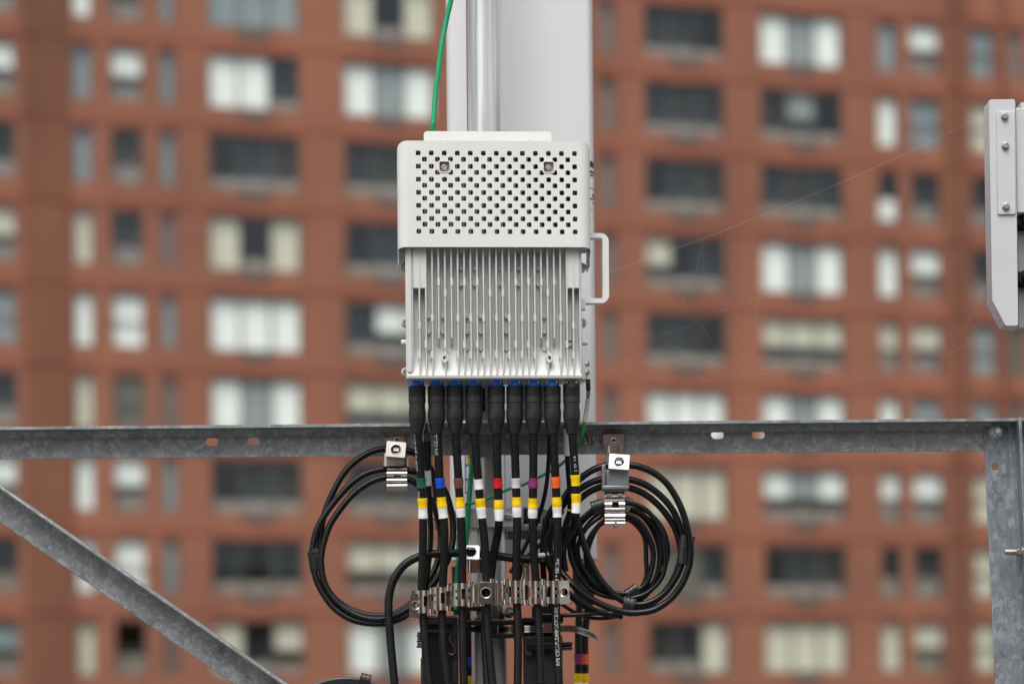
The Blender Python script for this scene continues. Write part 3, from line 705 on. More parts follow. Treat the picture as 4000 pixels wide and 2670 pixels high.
for i, (cu_, path, tapes) in enumerate(jump):
    y0c = .05
    ytab = lambda v: .05 + max(0, min(1, (v - 1690) / 640)) * .05
    pts = [(p[0], p[1], p[2] if len(p) > 2 else ytab(p[1])) for p in path]
    pp = crom(px_path(pts, 0), .0024)
    r = .0083
    top = P(cu_, 1481, y0c)
    lab = ('black jumper cable with %s tape above yellow and white tape' % names_[i]) if names_[i] else 'black jumper cable with two yellow tapes above white, rightmost plug under the radio'
    if names_[i] == 'white': lab = 'black jumper cable with bright white tape above yellow and white, beside the brown-taped one'
    if names_[i] == 'pale silver': lab = 'black jumper cable with pale silver tape, between the red-taped and purple-taped cables'
    e = empty('jumper_cable', (top.x, top.y, top.z), lab, 'cable', JG)
    bottom = P(path[0][0], 1690, y0c)
    ax = (bottom - top).normalized(); Mx = axis(top, ax, R(17 * i))
    jk = MB().tube(pp, r, 18).build('cable_jacket', M_jack, e)
    bp = boot_profile()
    last = i == 8
    if last: bp = [(60, 140), (82, 143)] + bp[2:]
    bt = MB().lathe([(a * KZ * (1.01 + .012 * math.sin(i * 2.1)), (b - 95) * KZ) for a, b in bp], Mx, 44).build('connector_boot', M_rub, e, angle=25)
    nk = MB(); nk.lathe([(30 * KZ, -.004), (38 * KZ, -.004), (38 * KZ, .003), (33 * KZ, .003), (33 * KZ, 70 * KZ)], Mx, 28)
    nk.box(-58 * KZ, 58 * KZ, -58 * KZ, 58 * KZ, -.006, -.001, Matrix.Translation(top) @ Matrix.Rotation(RA, 4, 'Z'))
    for a, b in ((-1, -1), (1, -1), (-1, 1), (1, 1)):
        nk.lathe([(.0026, 0), (.0026, .0036)], axis(top + Vector((a * 48 * KZ, b * 48 * KZ, -.0055)), (0, 0, -1)), 10)
    nk.build('connector_neck', M_bolt, e)
    if not last:
        q = [(40, 112), (62, 113)]
        for k in range(3): q += [(67 + k * 1.5, 115 + 16 * k), (69 + k * 1.5, 127 + 16 * k), (65.5 + k * 1.5, 129 + 16 * k)]
        q += [(73, 163), (60, 166)]
        MB().lathe([(a * KZ, (b - 95) * KZ) for a, b in q], Mx, 40).build('sealing_ring', M_blue, e, angle=25)
    for t_, (cname, va, vb) in enumerate(tapes):
        i0, i1 = idx_v(pp, va, 0, len(pp) // 2 if not last else 160), idx_v(pp, vb, 0, len(pp) * 2 // 3 if not last else 160)
        o = band(pp, r, i0, i1, .0011 + .0003 * (t_ % 2)).build('tape_band', TAPE[cname], e, bevel=.0004)
        o['label'] = cname + ' tape band'
    CP[i] = pp
    if i == 7:
        cable_text(pp, r, 2600, 'RFS CELLFLEX\u00ae LCF12-50J D', .0098, 0, width=.129).build('printed_text', M_print, jk, smooth=False)
        cable_text(pp, r, 2278, '13 * 0812m', .0098, 0, width=.051).build('printed_text', M_print, jk, smooth=False)
    if i == 1: cable_text(pp, r, 1776, 'RFS CELLU', .0098, .55, width=.043).build('printed_text', M_print, jk, smooth=False)
    if i == 0:
        cable_text(pp, r, 1835, '2520 D J05-21FC', .0085, 1.05, width=.075).build('printed_text', M_print, jk, smooth=False)
        cable_text(pp, r, 1945, '3052', .0085, .95, width=.014).build('printed_text', M_print, jk, smooth=False)
    if last:
        cable_text(pp, r, 1838, 'J O 12', .006, -.1, width=.03).build('printed_text', M_print, jk, smooth=False)
        # sleeve where it bends behind the row
        a, b = min(range(len(pp)), key=lambda k: (Vector(PX(pp[k])) - Vector((2145, 2174))).length), min(range(len(pp)), key=lambda k: (Vector(PX(pp[k])) - Vector((2102, 2181))).length)
        o = band(pp, r, a, b, .0016).build('tape_band', M_tapeb, e)
        o2 = MB().tube([p + Vector((0, -.006, .0062)) for p in pp[a:b + 1]], .0052, 12).build('tape_band', TAPE['silver'], e); o2['label'] = 'silver tape end'

def zl(x, y): return 1100 + x / 1.743, 1600 + y / 1.743
def zr(x, y): return 2100 + x / 1.743, 1600 + y / 1.743
def z4(x, y): return 1500 + x / 2.412, 2020 + y / 2.412
def z5(x, y): return 1590 + x / 3.559, 2200 + y / 3.559
def z6(x, y): return 1680 + x / 3.559, 1900 + y / 3.559
def coil(loops, cv, yfun):
    out = []
    n = len(loops)
    for i, p in enumerate(loops):
        u, v = cv(p[0], p[1]); out.append(P(u, v, yfun(i / (n - 1), p)))
    return out
# left coil: one long cable of three turns
A = [(1060, 620), (1035, 450), (980, 350), (910, 297), (850, 276), (770, 264), (690, 266), (600, 290), (500, 352), (420, 437), (350, 560), (300, 680), (272, 800), (258, 930), (260, 1040), (290, 1170), (360, 1280), (470, 1358), (590, 1396), (700, 1398), (800, 1370), (890, 1305), (970, 1210), (1040, 1090), (1078, 960), (1082, 840),
     (1060, 720), (1010, 600), (930, 512), (850, 468), (770, 455), (690, 462), (600, 494), (500, 562), (410, 662), (330, 782), (288, 900), (270, 1000), (272, 1090), (305, 1205), (375, 1305), (485, 1386), (600, 1422), (710, 1420), (810, 1385), (900, 1322), (1000, 1220), (1090, 1100), (1155, 950), (1168, 800),
     (1148, 660), (1105, 540), (1030, 470), (940, 430), (850, 411), (770, 402), (700, 403), (590, 428), (490, 487), (400, 577), (310, 692), (245, 802), (214, 920), (212, 1030), (235, 1150), (290, 1260), (370, 1358), (480, 1426), (600, 1452), (720, 1448), (840, 1403), (940, 1330), (1010, 1240), (1060, 1130)]
lc = empty('coiled_cable', P(1400, 2430, .15), 'coil of ribbed black cable hanging from the beam on the left of the radio', 'cable', 'coiled cables hanging from the beam')
NA = len(A)
lp_ = crom(coil(A, zl, lambda t, p: .155 + (.012 if t < .35 else (.0 if t > .67 else -.004)) + .02 * max(0, (p[0] - 880) / 280)), .0035)
MB().tube(lp_, .0066, 14).build('cable_jacket', M_ribbed, lc)
def wrap(cv, x, y, dirxy, w_, l_, yc, parent, mat=M_tapeb, d_=.020, label=None):   # tape wound round a bundle; oval section
    c = P(*cv(x, y), yc); c2 = P(*cv(x + dirxy[0], y + dirxy[1]), yc); T = (c2 - c).normalized(); B = Vector((0, -1, 0)); Nn = T.cross(B).normalized()
    mb = MB(); n = 28; rings = []
    for k in range(9):
        f_ = k / 8 - .5; q = 1 + .03 * math.sin(k * 2.3)
        rings += [c + T * (f_ * l_) + Nn * (math.cos(2 * math.pi * j / n) * w_ / 2 * q) + B * (math.copysign(abs(math.sin(2 * math.pi * j / n)) ** .7, math.sin(2 * math.pi * j / n)) * d_ / 2 * q) for j in range(n)]
    fs = [(i * n + j, i * n + (j + 1) % n, (i + 1) * n + (j + 1) % n, (i + 1) * n + j) for i in range(8) for j in range(n)] + [tuple(range(n)), tuple(range(8 * n, 9 * n))]
    o = mb.add(rings, fs).build('tape_wrap', mat, parent, bevel=.0006)
    return o
wrap(zl, 237, 1030, (3, 20), .031, .040, .158, lc); wrap(zl, 236, 975, (-2, 20), .0325, .016, .158, lc, M_rub)

# right coil, thick smooth cable
B_ = [(275, 760), (302, 870), (347, 1000), (412, 1130), (492, 1228), (580, 1298), (680, 1325), (775, 1305), (862, 1248), (930, 1160), (978, 1060), (998, 950), (985, 840), (945, 730), (890, 640), (810, 560), (720, 502), (620, 472), (530, 462), (430, 472), (330, 512), (230, 582), (150, 682), (97, 800), (78, 930), (110, 1050),
      (165, 1105), (235, 1185), (335, 1268), (450, 1330), (560, 1368), (660, 1380), (790, 1360), (900, 1290), (980, 1190), (1030, 1070), (1042, 950), (1026, 830), (990, 700), (940, 590), (872, 492), (785, 425), (695, 388), (620, 375), (550, 366), (480, 377), (400, 398), (310, 452), (220, 542), (150, 652), (100, 782), (60, 920), (85, 1070),
      (165, 1200), (280, 1305), (400, 1368), (520, 1388), (640, 1360), (760, 1330), (870, 1235), (940, 1120), (972, 1010), (970, 920), (935, 805), (872, 705), (795, 622), (705, 560), (600, 526), (500, 515), (420, 528), (330, 572), (250, 650), (200, 760), (180, 880), (175, 1000), (190, 1100)]
rc = empty('coiled_cable', P(2420, 2400, .15), 'large coil of smooth thick black cable hanging from the beam right of the radio', 'cable', 'coiled cables hanging from the beam')
NB = len(B_)
rp_ = crom(coil(B_, zr, lambda t, p: .150 + (0 if t < .36 else (-.014 if t < .7 else .012))), .0035)
MB().tube(rp_, .0068, 16).build('cable_jacket', M_smooth, rc)
wrap(zr, 1010, 955, (-2, 20), .031, .058, .148, rc)
wrap(zr, 618, 1336, (20, 4), .040, .023, .150, rc, M_tapeb, .030); 
# inner coil of thinner cables
ic = empty('coiled_cable', P(2400, 2350, .16), 'small coil of thin black cables with white print inside the large right coil', 'cable', 'coiled cables hanging from the beam')
ring = []
random.seed(3)
for q in range(6):
    xr_ = 745 + 26 * q + random.uniform(-5, 5); xl_ = 345 - 26 * q; yt = 735 - 21 * q; yb = 1268 - 8 * ((q * 2) % 5) + 4 * q
    dx_, dy_ = random.uniform(-16, 16), random.uniform(-10, 10); cx = 548; cy = (yt + yb) / 2
    for k in range(12):
        t = R(-90 + 30 * k); c, s_ = math.cos(t), math.sin(t)
        rx = (xr_ - cx) if c > 0 else (cx - xl_); x = cx + rx * math.copysign(abs(c) ** .92, c) + 40 * max(0, s_) * (1 if c <= .01 else 1); y = cy + (yb - yt) / 2 * s_
        ring.append((x + dx_ + random.uniform(-9, 9), y + dy_ + random.uniform(-9, 9), q))
ip = crom(coil(ring, zr, lambda t, p: .178 - .009 * (p[2] % 3)), .0035)
MB().tube(ip, .0049, 12).build('cable_jacket', M_smooth, ic)
th = [(640, 640), (720, 682), (790, 725), (850, 800), (884, 890), (890, 980), (865, 1080), (810, 1175), (740, 1265), (650, 1320)]
tp = crom(coil(th, zr, lambda t, p: .17), .003); MB().tube(tp, .0038, 12).build('cable_jacket', M_smooth, ic)
wrap(zr, 648, 1240, (20, -13), .026, .026, .165, ic); wrap(zr, 412, 668, (20, -6), .034, .026, .168, ic); wrap(zr, 606, 655, (20, 10), .038, .018, .168, ic, simple('grey_tape', (.16, .165, .17), .3))

# ------------------------------------------------------------------ steel beam, brace, post
BY = .185                     # front face of the vertical leg
u_l, u_r = -900, 4700
zt_b = P(2000, 1649, BY - .05).z; zb_b = P(2000, 1775, BY).z; xL, xR = P(u_l, 1700, BY).x, P(u_r, 1700, BY).x
beam = empty('steel_beam', (0, BY, zb_b), 'horizontal galvanised steel angle beam crossing the whole view behind the cables', 'beam')
slots = []
for u, v in ((827, 1725), (990, 1723), (2803, 1697), (2963, 1697)):
    c = P(u, v, BY); slots.append(rrect(c.x - .0130, c.x + .0130, c.z - .0084, c.z + .0084, .0082, 5))
bm_ = MB(); Mb = Matrix.Translation((0, BY, 0))
bm_.prism([(xL, zb_b), (xR, zb_b), (xR, zt_b - .006), (xL, zt_b - .006)], .006, Mb, slots)
bm_.box(xL, xR, BY - .05, BY + .006, zt_b - .006, zt_b)
# root fillet between the legs
fil = [(BY - .0001, zt_b - .006), (BY - .0001, zt_b - .018), (BY - .004, zt_b - .012), (BY - .012, zt_b - .006)]
xprism(bm_, fil, xL, xR)
bo = bm_.build('angle_section', M_galv, beam, bevel=.0012)
for u, v in ((1822, 1712), (1985, 1708)):
    c = P(u, v, BY); m_ = MB(); M_ = axis((c.x, BY, c.z), (0, -1, 0))
    m_.lathe([(.0165, 0), (.0165, .003)], M_, 28); m_.lathe([(.0105, .003), (.0105, .010)], M_, 6); m_.lathe([(.0065, .01), (.0065, .022), (.0055, .0235)], M_, 18)
    m_.build('bolt', M_galv, beam)
# handwriting on the beam: ALPHA (the last letter is behind the clamp)
strokes = [[(2270, 1742), (2284, 1690), (2300, 1738)], [(2276, 1722), (2296, 1720)], [(2294, 1698), (2300, 1734), (2324, 1730)], [(2313, 1742), (2312, 1702), (2326, 1704), (2330, 1718), (2314, 1722)], [(2340, 1702), (2348, 1738)], [(2362, 1698), (2366, 1736)], [(2342, 1722), (2366, 1716)], [(2374, 1738), (2386, 1696), (2398, 1736)]]
hw_ = MB()
for st in strokes:
    pts = crom([P(u, v, BY - .0006) for u, v in st], .002)
    for i in range(len(pts) - 1):
        d = (pts[i + 1] - pts[i]).normalized(); n_ = Vector((-d.z, 0, d.x)) * .0007
        hw_.add([pts[i] - n_, pts[i + 1] - n_, pts[i + 1] + n_, pts[i] + n_], [(0, 1, 2, 3)])
hw_.build('handwriting', M_ink, beam, smooth=False)

def angle_bar(name, p0, p1, wl_, wf, t, flange_side, mat, parent):   # leg in the plane y = p.y, flange toward the camera along its upper edge
    d = (p1 - p0).normalized(); up = Vector((0, -1, 0)).cross(d).normalized()
    if flange_side == 'up' and up.z < 0: up = -up
    if flange_side == 'right' and up.x < 0: up = -up
    mb = MB()
    def q(a, b_, c): return a + up * b_ + Vector((0, c, 0))
    def bx(b0, b1, c0, c1):
        vs = [q(pt, b_, c) for pt in (p0, p1) for b_ in (b0, b1) for c in (c0, c1)]
        mb.add(vs, [(0, 1, 3, 2), (4, 6, 7, 5), (0, 4, 5, 1), (2, 3, 7, 6), (0, 2, 6, 4), (1, 5, 7, 3)])
    bx(-wl_, -t, 0, t); bx(-t, 0, -wf, t)
    n = 2
    vs = [q(pt, b_, c) for pt in (p0, p1) for b_, c in ((-t, -.0001), (-t, -.010), (-t - .004, -.004), (-t - .010, -.0001))]
    mb.add(vs, [(0, 1, 2, 3), (7, 6, 5, 4)] + [(k, 4 + k, 4 + (k + 1) % 4, (k + 1) % 4) for k in range(4)])
    return mb.build(name, mat, parent, bevel=.0012) if parent else mb
BRY = .22
br0, br1 = P(-330, 1666.5, BRY - .05), P(1800, 3140, BRY - .05)
m_ = angle_bar('diagonal_brace', br0 + Vector((0, .05, 0)), br1 + Vector((0, .05, 0)), .064, .05, .006, 'up', M_galv, None)
tag(m_.build('diagonal_brace', M_galv, None, bevel=.0012), 'galvanised angle brace sloping down from the left edge below the beam', 'brace')
# right post
POY = BY - .0065
c0 = P(3842, 1660, POY); c1 = P(3888, 2670, POY)
dirp = (c1 - c0).normalized(); top_ = c0 - dirp * .006; bot_ = c0 + dirp * (c0.z / -dirp.z - .0)
PW = .066
post = empty('steel_post', (bot_.x, POY, 0), 'galvanised steel angle post at the right edge bolted to the beam', 'post')
side = Vector((0, -1, 0)).cross(dirp).normalized(); side = side if side.x > 0 else -side
e0 = top_ + side * PW; e1 = bot_ + side * PW
mb = MB()
# leg with a punched hole, in the plane of the post
Mp = Matrix(((side.x, 0, dirp.x, top_.x), (side.y, 1, dirp.y, top_.y), (side.z, 0, dirp.z, top_.z), (0, 0, 0, 1)))
Lp = (bot_ - top_).length
hc = Mp.inverted() @ P(3887, 1825, POY)
mb.prism([(0, 0), (PW - .0062, 0), (PW - .0062, Lp), (0, Lp)], .006, Mp, [circ(hc.x, hc.z, .0066, 20)])
def pb(a, b_, c, d): 
    vs = [Mp @ Vector((x, y, z)) for x in (a, b_) for y in (c, d) for z in (.0, Lp)]
    mb.add(vs, [(0, 1, 3, 2), (4, 6, 7, 5), (0, 4, 5, 1), (2, 3, 7, 6), (0, 2, 6, 4), (1, 5, 7, 3)])
pb(PW - .006, PW, -.055, .006)
vs = [Mp @ Vector((x, y, z)) for z in (0, Lp) for x, y in ((PW - .006, -.0001), (PW - .006, -.012), (PW - .0105, -.0045), (PW - .018, -.0001))]
mb.add(vs, [(0, 1, 2, 3), (7, 6, 5, 4)] + [(k, 4 + k, 4 + (k + 1) % 4, (k + 1) % 4) for k in range(4)])
mb.build('angle_section', M_galvp, post, bevel=.0012)
c = P(3890, 1686, POY); m_ = MB(); M_ = axis((c.x, POY, c.z), (0, -1, 0), .3)
m_.lathe([(.0145, 0), (.0145, .0025)], M_, 26); m_.lathe([(.0125, .0025), (.0125, .011)], M_, 6); m_.lathe([(.0062, .011), (.0062, .024), (.0052, .0255)], M_, 18); m_.build('bolt', simple('zinc_bolt', (.55, .56, .55), .4, .25), post, bevel=.0006)
c = P(3990, 2154, POY - .03); m_ = MB(); M_ = axis((c.x, c.y, c.z), (-1, 0, 0))
thr = [(.0058 if k % 2 else .0066, .011 + k * .0011) for k in range(22)]
m_.lathe([(.0125, -.002), (.0125, .0005)], M_, 26); m_.lathe([(.0105, .0005), (.0105, .011)], M_, 6); m_.lathe(thr, M_, 18); m_.build('bolt', M_bolt, post, bevel=.0004)

# ------------------------------------------------------------------ pole, antenna, clamp
PY = .240; pr = .0367
pc = P(1888, 0, PY); pcx = (P(1888, 0, PY).x + P(1914, 2670, PY).x) / 2
zt_p = P(1888, -900, PY).z
tag(MB().lathe([(pr, 0), (pr, zt_p), (pr - .003, zt_p), (pr - .003, 0)], Matrix.Translation((pcx, PY, 0)), 48).build('steel_pole', M_pole, loc=(pcx, PY, 0)), 'round galvanised steel pole standing behind the radio in front of the panel', 'pole')
AY = .40; AD = .13
ax0 = P(1742, 300, AY).x; ax1 = P(2324, 1000, AY + .02).x
azb = P(2000, 2181, AY).z; azt = P(2000, -1300, AY).z
ant = empty('antenna', ((ax0 + ax1) / 2, AY, azb), 'tall pale grey flat antenna panel standing behind the pole', 'antenna')
# radome section: gently convex front, rounded sides
hw2 = (ax1 - ax0) / 2; acx = (ax0 + ax1) / 2
sec = []
for k in range(17):
    t = -1 + 2 * k / 16; sec.append((acx + hw2 * .90 * t, AY + .010 * t * t * t * t))
for k in range(1, 9):
    t = R(90 * k / 8); sec.append((acx + hw2 * .90 + hw2 * .10 * math.sin(t), AY + .010 + .03 * (1 - math.cos(t))))
sec += [(acx + hw2, AY + AD - .02), (acx + hw2 - .02, AY + AD), (acx - hw2 + .02, AY + AD), (acx - hw2, AY + AD - .02)]
for k in range(8, 0, -1):
    t = R(90 * k / 8); sec.append((acx - hw2 * .90 - hw2 * .10 * math.sin(t), AY + .010 + .03 * (1 - math.cos(t))))
ns = len(sec)
MB().add([(x, y, z) for z in (azb + .006, azt) for x, y in sec], [(k, (k + 1) % ns, ns + (k + 1) % ns, ns + k) for k in range(ns)] + [tuple(range(ns)), tuple(range(ns, 2 * ns))]).build('radome', M_radome, ant, angle=30)
MB().add([(acx + (x - acx) * 1.004, AY + (y - AY) * 1.0 - .0006, z) for z in (azb, azb + .0058) for x, y in sec], [(k, (k + 1) % ns, ns + (k + 1) % ns, ns + k) for k in range(ns)] + [tuple(range(ns)), tuple(range(ns, 2 * ns))]).build('end_cap', M_radome, ant, angle=30)
def sticker(u0, v0, u1, v1, y, mat, name, parent, dy=.0012, extra=None):
    a, b_ = P(u0, v0, y), P(u1, v1, y)
    mb = MB(); mb.box(min(a.x, b_.x), max(a.x, b_.x), y - dy, y + .001, min(a.z, b_.z), max(a.z, b_.z))
    return mb.build(name, mat, parent)
def flat_text(u, v, y, txt, size, mat, parent, width=None, rz=0):
    vs, fs = text_mesh(txt, size); o = P(u, v, y); k = width / max(q.x for q in vs) if width else 1
    MB().add([o + Vector((q.x * k, 0, q.y)) for q in vs], fs).build('printed_text', mat, parent, smooth=False)
st = sticker(1816, 1740, 1870, 1925, AY + .002, M_sticker, 'sticker', ant, .003)
for a in ((1815, 1740, 1819, 1925), (1815, 1921, 1850, 1925), (1815, 1812, 1850, 1816), (1815, 1868, 1850, 1872)): sticker(*a, AY - .0015, M_bli, 'sticker_line', st, .0012)
ye = sticker(1823, 1765, 1862, 1814, AY - .0012, M_yel, 'sticker_panel', st, .0012); flat_text(1826, 1788, AY - .0028, 'BY', .009, M_stickt, st); flat_text(1829, 1806, AY - .0028, 'm', .008, M_stickt, st)
st = sticker(2222, 2108, 2252, 2160, AY + .004, M_sticker, 'sticker', ant, .0045)
arr = [(0, .0014), (.0068, .0014), (.0068, .0046), (.0125, 0), (.0068, -.0046), (.0068, -.0014), (0, -.0014)]
p_ = P(2231, 2145, AY - .001); MB().add([p_ + Vector((x, 0, z)) for x, z in arr], [tuple(range(7))]).build('arrow_mark', M_bli, st, smooth=False)
# label on the rounded right edge
lb = MB(); lt_ = MB()
z0l, z1l = P(2312, 816, AY + .02).z, P(2312, 625, AY + .02).z
arc = [(acx + hw2 * .90 + hw2 * .10 * math.sin(R(t)) * 1.02, AY + .010 + .03 * (1 - math.cos(R(t))) - .0012) for t in range(8, 90, 9)]
lb.add([(x, y, z) for x, y in arc for z in (z0l, z1l)], [(2 * k, 2 * k + 2, 2 * k + 3, 2 * k + 1) for k in range(len(arc) - 1)])
lab_ = lb.build('sticker', M_sticker, ant)
def labrow(za, zb_, i0, i1, mat):
    q = [(x + .0002, y - .0008) for x, y in arc[i0:i1 + 1]]; m_ = MB()
    m_.add([(x, y, z) for x, y in q for z in (za, zb_)], [(2 * k, 2 * k + 2, 2 * k + 3, 2 * k + 1) for k in range(len(q) - 1)]); m_.build('sticker_line', mat, lab_)
H_ = z1l - z0l
M_dkg = simple('dark_green_ink', (.01, .06, .04), .5)
for f0, f1, a, b_, m_ in ((.84, .96, 1, 7, M_dkg), (.72, .77, 0, 8, M_stickt), (.66, .69, 0, 6, M_stickt), (.40, .415, 0, 8, M_stickt), (.24, .31, 4, 8, M_stickt), (.18, .21, 0, 8, M_stickt), (.10, .13, 4, 7, M_stickt)): labrow(z0l + H_ * f0, z0l + H_ * f1, a, b_, m_)
# antenna pipe clamp
pcl = empty('pipe_clamp', P(1900, 2060, .2), 'cast metal pipe clamp with threaded rods holding the panel to the pole', 'clamp')
def zbx(mb, x0, y0, x1, y1, ya, yb, cv=z6):
    a, b_ = P(*cv(x0, y0), ya), P(*cv(x1, y1), ya); mb.box(a.x, b_.x, ya, yb, b_.z, a.z)
mb = MB(); zbx(mb, 385, 300, 1283, 560, .195, .202); zbx(mb, 385, 300, 1283, 325, .202, .30); zbx(mb, 385, 545, 1283, 565, .202, .30); mb.build('clamp_bar', M_cast, pcl, bevel=.003, seg=3)
mb = MB(); zbx(mb, 290, 330, 384, 570, .196, .300); mb.build('clamp_cheek', M_cast, pcl, bevel=.002)
mb = MB(); zbx(mb, 62, 325, 150, 595, .225, .232); mb.build('side_plate', M_zinc, pcl, bevel=.001)
mb = MB()
zbx(mb, 1284, 275, 1300, 535, .196, .26); zbx(mb, 1284, 520, 1552, 548, .20, .30); zbx(mb, 1284, 275, 1552, 300, .20, .30); zbx(mb, 1540, 300, 1556, 575, .205, .30); zbx(mb, 1284, 300, 1552, 520, .298, .303); mb.build('channel', M_cast, pcl, bevel=.0012)
mb = MB(); zbx(mb, 1490, 315, 1665, 690, .306, .312); zbx(mb, 1070, 600, 1610, 730, .313, .318); mb.build('back_plate', M_zinc, pcl, bevel=.001)
for x, y in ((1585, 435), (1568, 575), (1580, 612)):
    c = P(*z6(x, y), .300); m_ = MB(); bolt_head(m_, (c.x, .306, c.z), (0, -1, 0), .0088, .008, washer=.0105, stud=.006); m_.build('nut', M_zinc, pcl, bevel=.0006)
for x0, y0, x1, y1, y in ((1020, 385, 1150, 405, .190), (20, 448, 135, 455, .20)):
    a, b_ = P(*z6(x0, y0), y), P(*z6(x1, y1), y); m_ = MB(); d = b_ - a
    m_.tube([a + d * k / 30 for k in range(31)], lambda i, t: .0075 if i % 2 else .0070, 18); m_.build('threaded_rod', M_chrome, pcl)
mb = MB()
for z in (P(1900, 2010, PY).z, P(1900, 2045, PY).z):   # U-bolt round the pole
    pts = [Vector((pcx + (pr + .006) * math.cos(R(t)), PY + (pr + .006) * math.sin(R(t)), z)) for t in range(-10, 191, 10)]; mb.tube(pts, .005, 12)
mb.build('clamp_strap', M_zinc, pcl)
mb = MB(); mb.box(pcx - .05, pcx + .05, PY + pr + .004, AY + .02, P(1900, 2060, .3).z, P(1900, 1985, .3).z); mb.build('spacer', M_zinc, pcl, bevel=.001)

# ------------------------------------------------------------------ right-hand equipment shroud
RY = .0
rs = empty('equipment_shroud', P(3920, 1300, RY), 'pale grey bolted metal shroud with slanted lower end at the right edge', 'equipment')
def zs(x, y): return 3600 + x / 1.5675, 340 + y / 1.5675
def S_(x, y, yl=RY): q = P(*zs(x, y), yl); return (q.x, q.z)
o = [S_(413, 92), S_(416, 80), S_(425, 77), S_(562, 74), S_(572, 80), S_(574, 92), S_(592, 1448), S_(588, 1459), S_(575, 1462), S_(522, 1461), S_(510, 1455), S_(432, 1302)]
mb = MB(); mb.prism(o[::-1], .055, Matrix.Translation((0, RY, 0)))
mb.build('front_shell', M_side, rs, bevel=.0035, seg=3)
mb = MB(); a = P(*zs(577, 128), RY + .012); b_ = P(*zs(577 + 520, 765), RY + .012); mb.box(a.x, b_.x, RY + .012, RY + .05, b_.z, a.z)
mb.build('side_panel', M_side, rs, bevel=.002)
o = [S_(459, 152, RY - .004), S_(459, 148, RY - .004), S_(571, 146, RY - .004), S_(577, 770, RY - .004), S_(570, 779, RY - .004), S_(472, 780, RY - .004), S_(467, 772, RY - .004)]
mb = MB(); mb.prism(o[::-1], .0038, Matrix.Translation((0, RY - .004, 0))); mb.build('bracket_plate', M_side, rs, bevel=.001)
for x, y in ((508, 181), (512, 361), (516, 732)):
    c = P(*zs(x, y), RY - .004); m_ = MB(); bolt_head(m_, (c.x, RY - .004, c.z), (0, -1, 0), .0068, .0055, washer=.0076, roll=.2); m_.build('bolt', M_bolt, rs, bevel=.0004)
mb = MB(); a = P(*zs(604, 770), .03); b_ = P(*zs(900, 1460), .03); mb.box(a.x, b_.x, .058, .12, b_.z, a.z); mb.build('inner_box', simple('grey_metal_box', (.36, .37, .37), .4, .3), rs, bevel=.002)
for y in (795, 1148):
    c = P(*zs(628, y), .0); m_ = MB(); m_.lathe([(.016, 0), (.016, .012), (.010, .012), (.010, .03)], axis((c.x + .012, .045, c.z), (0, -1, 0)), 24); m_.box(c.x - .004, c.x + .03, .045, .055, c.z - .017, c.z + .014); m_.build('latch', M_plastic, rs)
mb = MB(); mb.box(P(3990, 700, .1).x, P(4300, 700, .1).x, .10, .20, P(4000, 1200, .1).z, P(4000, 400, .1).z); mb.build('rear_housing', M_side, rs)
mb = MB(); q = P(4250, 1000, .26); mb.lathe([(.036, 0), (.036, P(4250, 300, .26).z)], Matrix.Translation((q.x, .26, 0)), 32)
tag(mb.build('steel_pole', M_pole, loc=(q.x, .26, 0)), 'second galvanised pole carrying the shroud just outside the right edge', 'pole')

# ------------------------------------------------------------------ other wires
def wire(name, pts, r, mat, label, cat, cv=None, y=.2, group=None, n=14, parts=None):
    pp = crom(px_path(pts, y, cv), .003)
    e = empty(name, base_of(pp), label, cat, group) if parts else None
    if e:
        MB().tube(pp, r, n).build('cable_jacket', mat, e); return e, pp
    o = tag(MB().tube(pp, r, n).build(name, mat), label, cat, group); return o, pp
wire('ground_wire', [(1768, -60, .17), (1762, 0, .17), (1743, 82, .17), (1725, 179, .165), (1711, 286, .16), (1700, 375, .155), (1694, 464, .15), (1691, 511, .15), (1700, 700, .17), (1740, 1100, .20), (1800, 1500, .215), (1838, 1700, .21), (1844, 1790, .2), (1836, 1900, .19), (1829, 2000, .18), (1822, 2090, .18), (1815, 2160, .185), (1790, 2260, .19), (1780, 2400, .2)], .0053, M_green, 'thick bright green ground wire coming down from the top left of the radio', 'wire')
e, gp = wire('ground_wire', [(*z3p(2036, 105), .06), (*z3p(2036, 160), .06), (*z3p(2038, 230), .065), (*z3p(2034, 290), .07), (*z3p(2020, 400), .08), (*z3p(2000, 530), .085), (*z3p(1985, 620), .09), (*z3p(1960, 710), .1), (*z3p(1925, 790), .125), (*z3p(1870, 860), .135), (*z3p(1810, 912), .14), (*z3p(1740, 970), .145), (*z3p(1600, 1052), .15), (*z3p(1400, 1150), .15), (*z3p(1250, 1197), .15), (*z3p(1100, 1262), .15), (*z3p(1000, 1308), .15), (*z3p(900, 1335), .15), (*z3p(835, 1342), .15), (*z3p(805, 1362), .16), (*z3p(800, 1400), .17)],
            .0030, M_green2, 'thin green ground wire running from the lug on the radio down across the cables', 'wire', parts=True)
def gi(y): return idx_v(gp, z3p(0, y)[1], 0, 150)
MB().tube(gp[gi(105):gi(222)], .0046, 14).build('heat_shrink', M_tapeb, e); MB().tube(gp[gi(222):gi(285)], .0042, 14).build('ferrule', M_zinc, e)
MB().tube(gp[gi(285):gi(545)], .0044, 14).build('clear_sleeve', M_clear, e)
wire('ground_wire', [(1792, 2060, .2), (1789, 2110, .19), (1787, 2180, .165), (1784, 2240, .16), (1782, 2300, .16), (1780, 2380, .16)], .0034, M_green, 'short green ground wire hanging beside the brown-taped cable', 'wire')
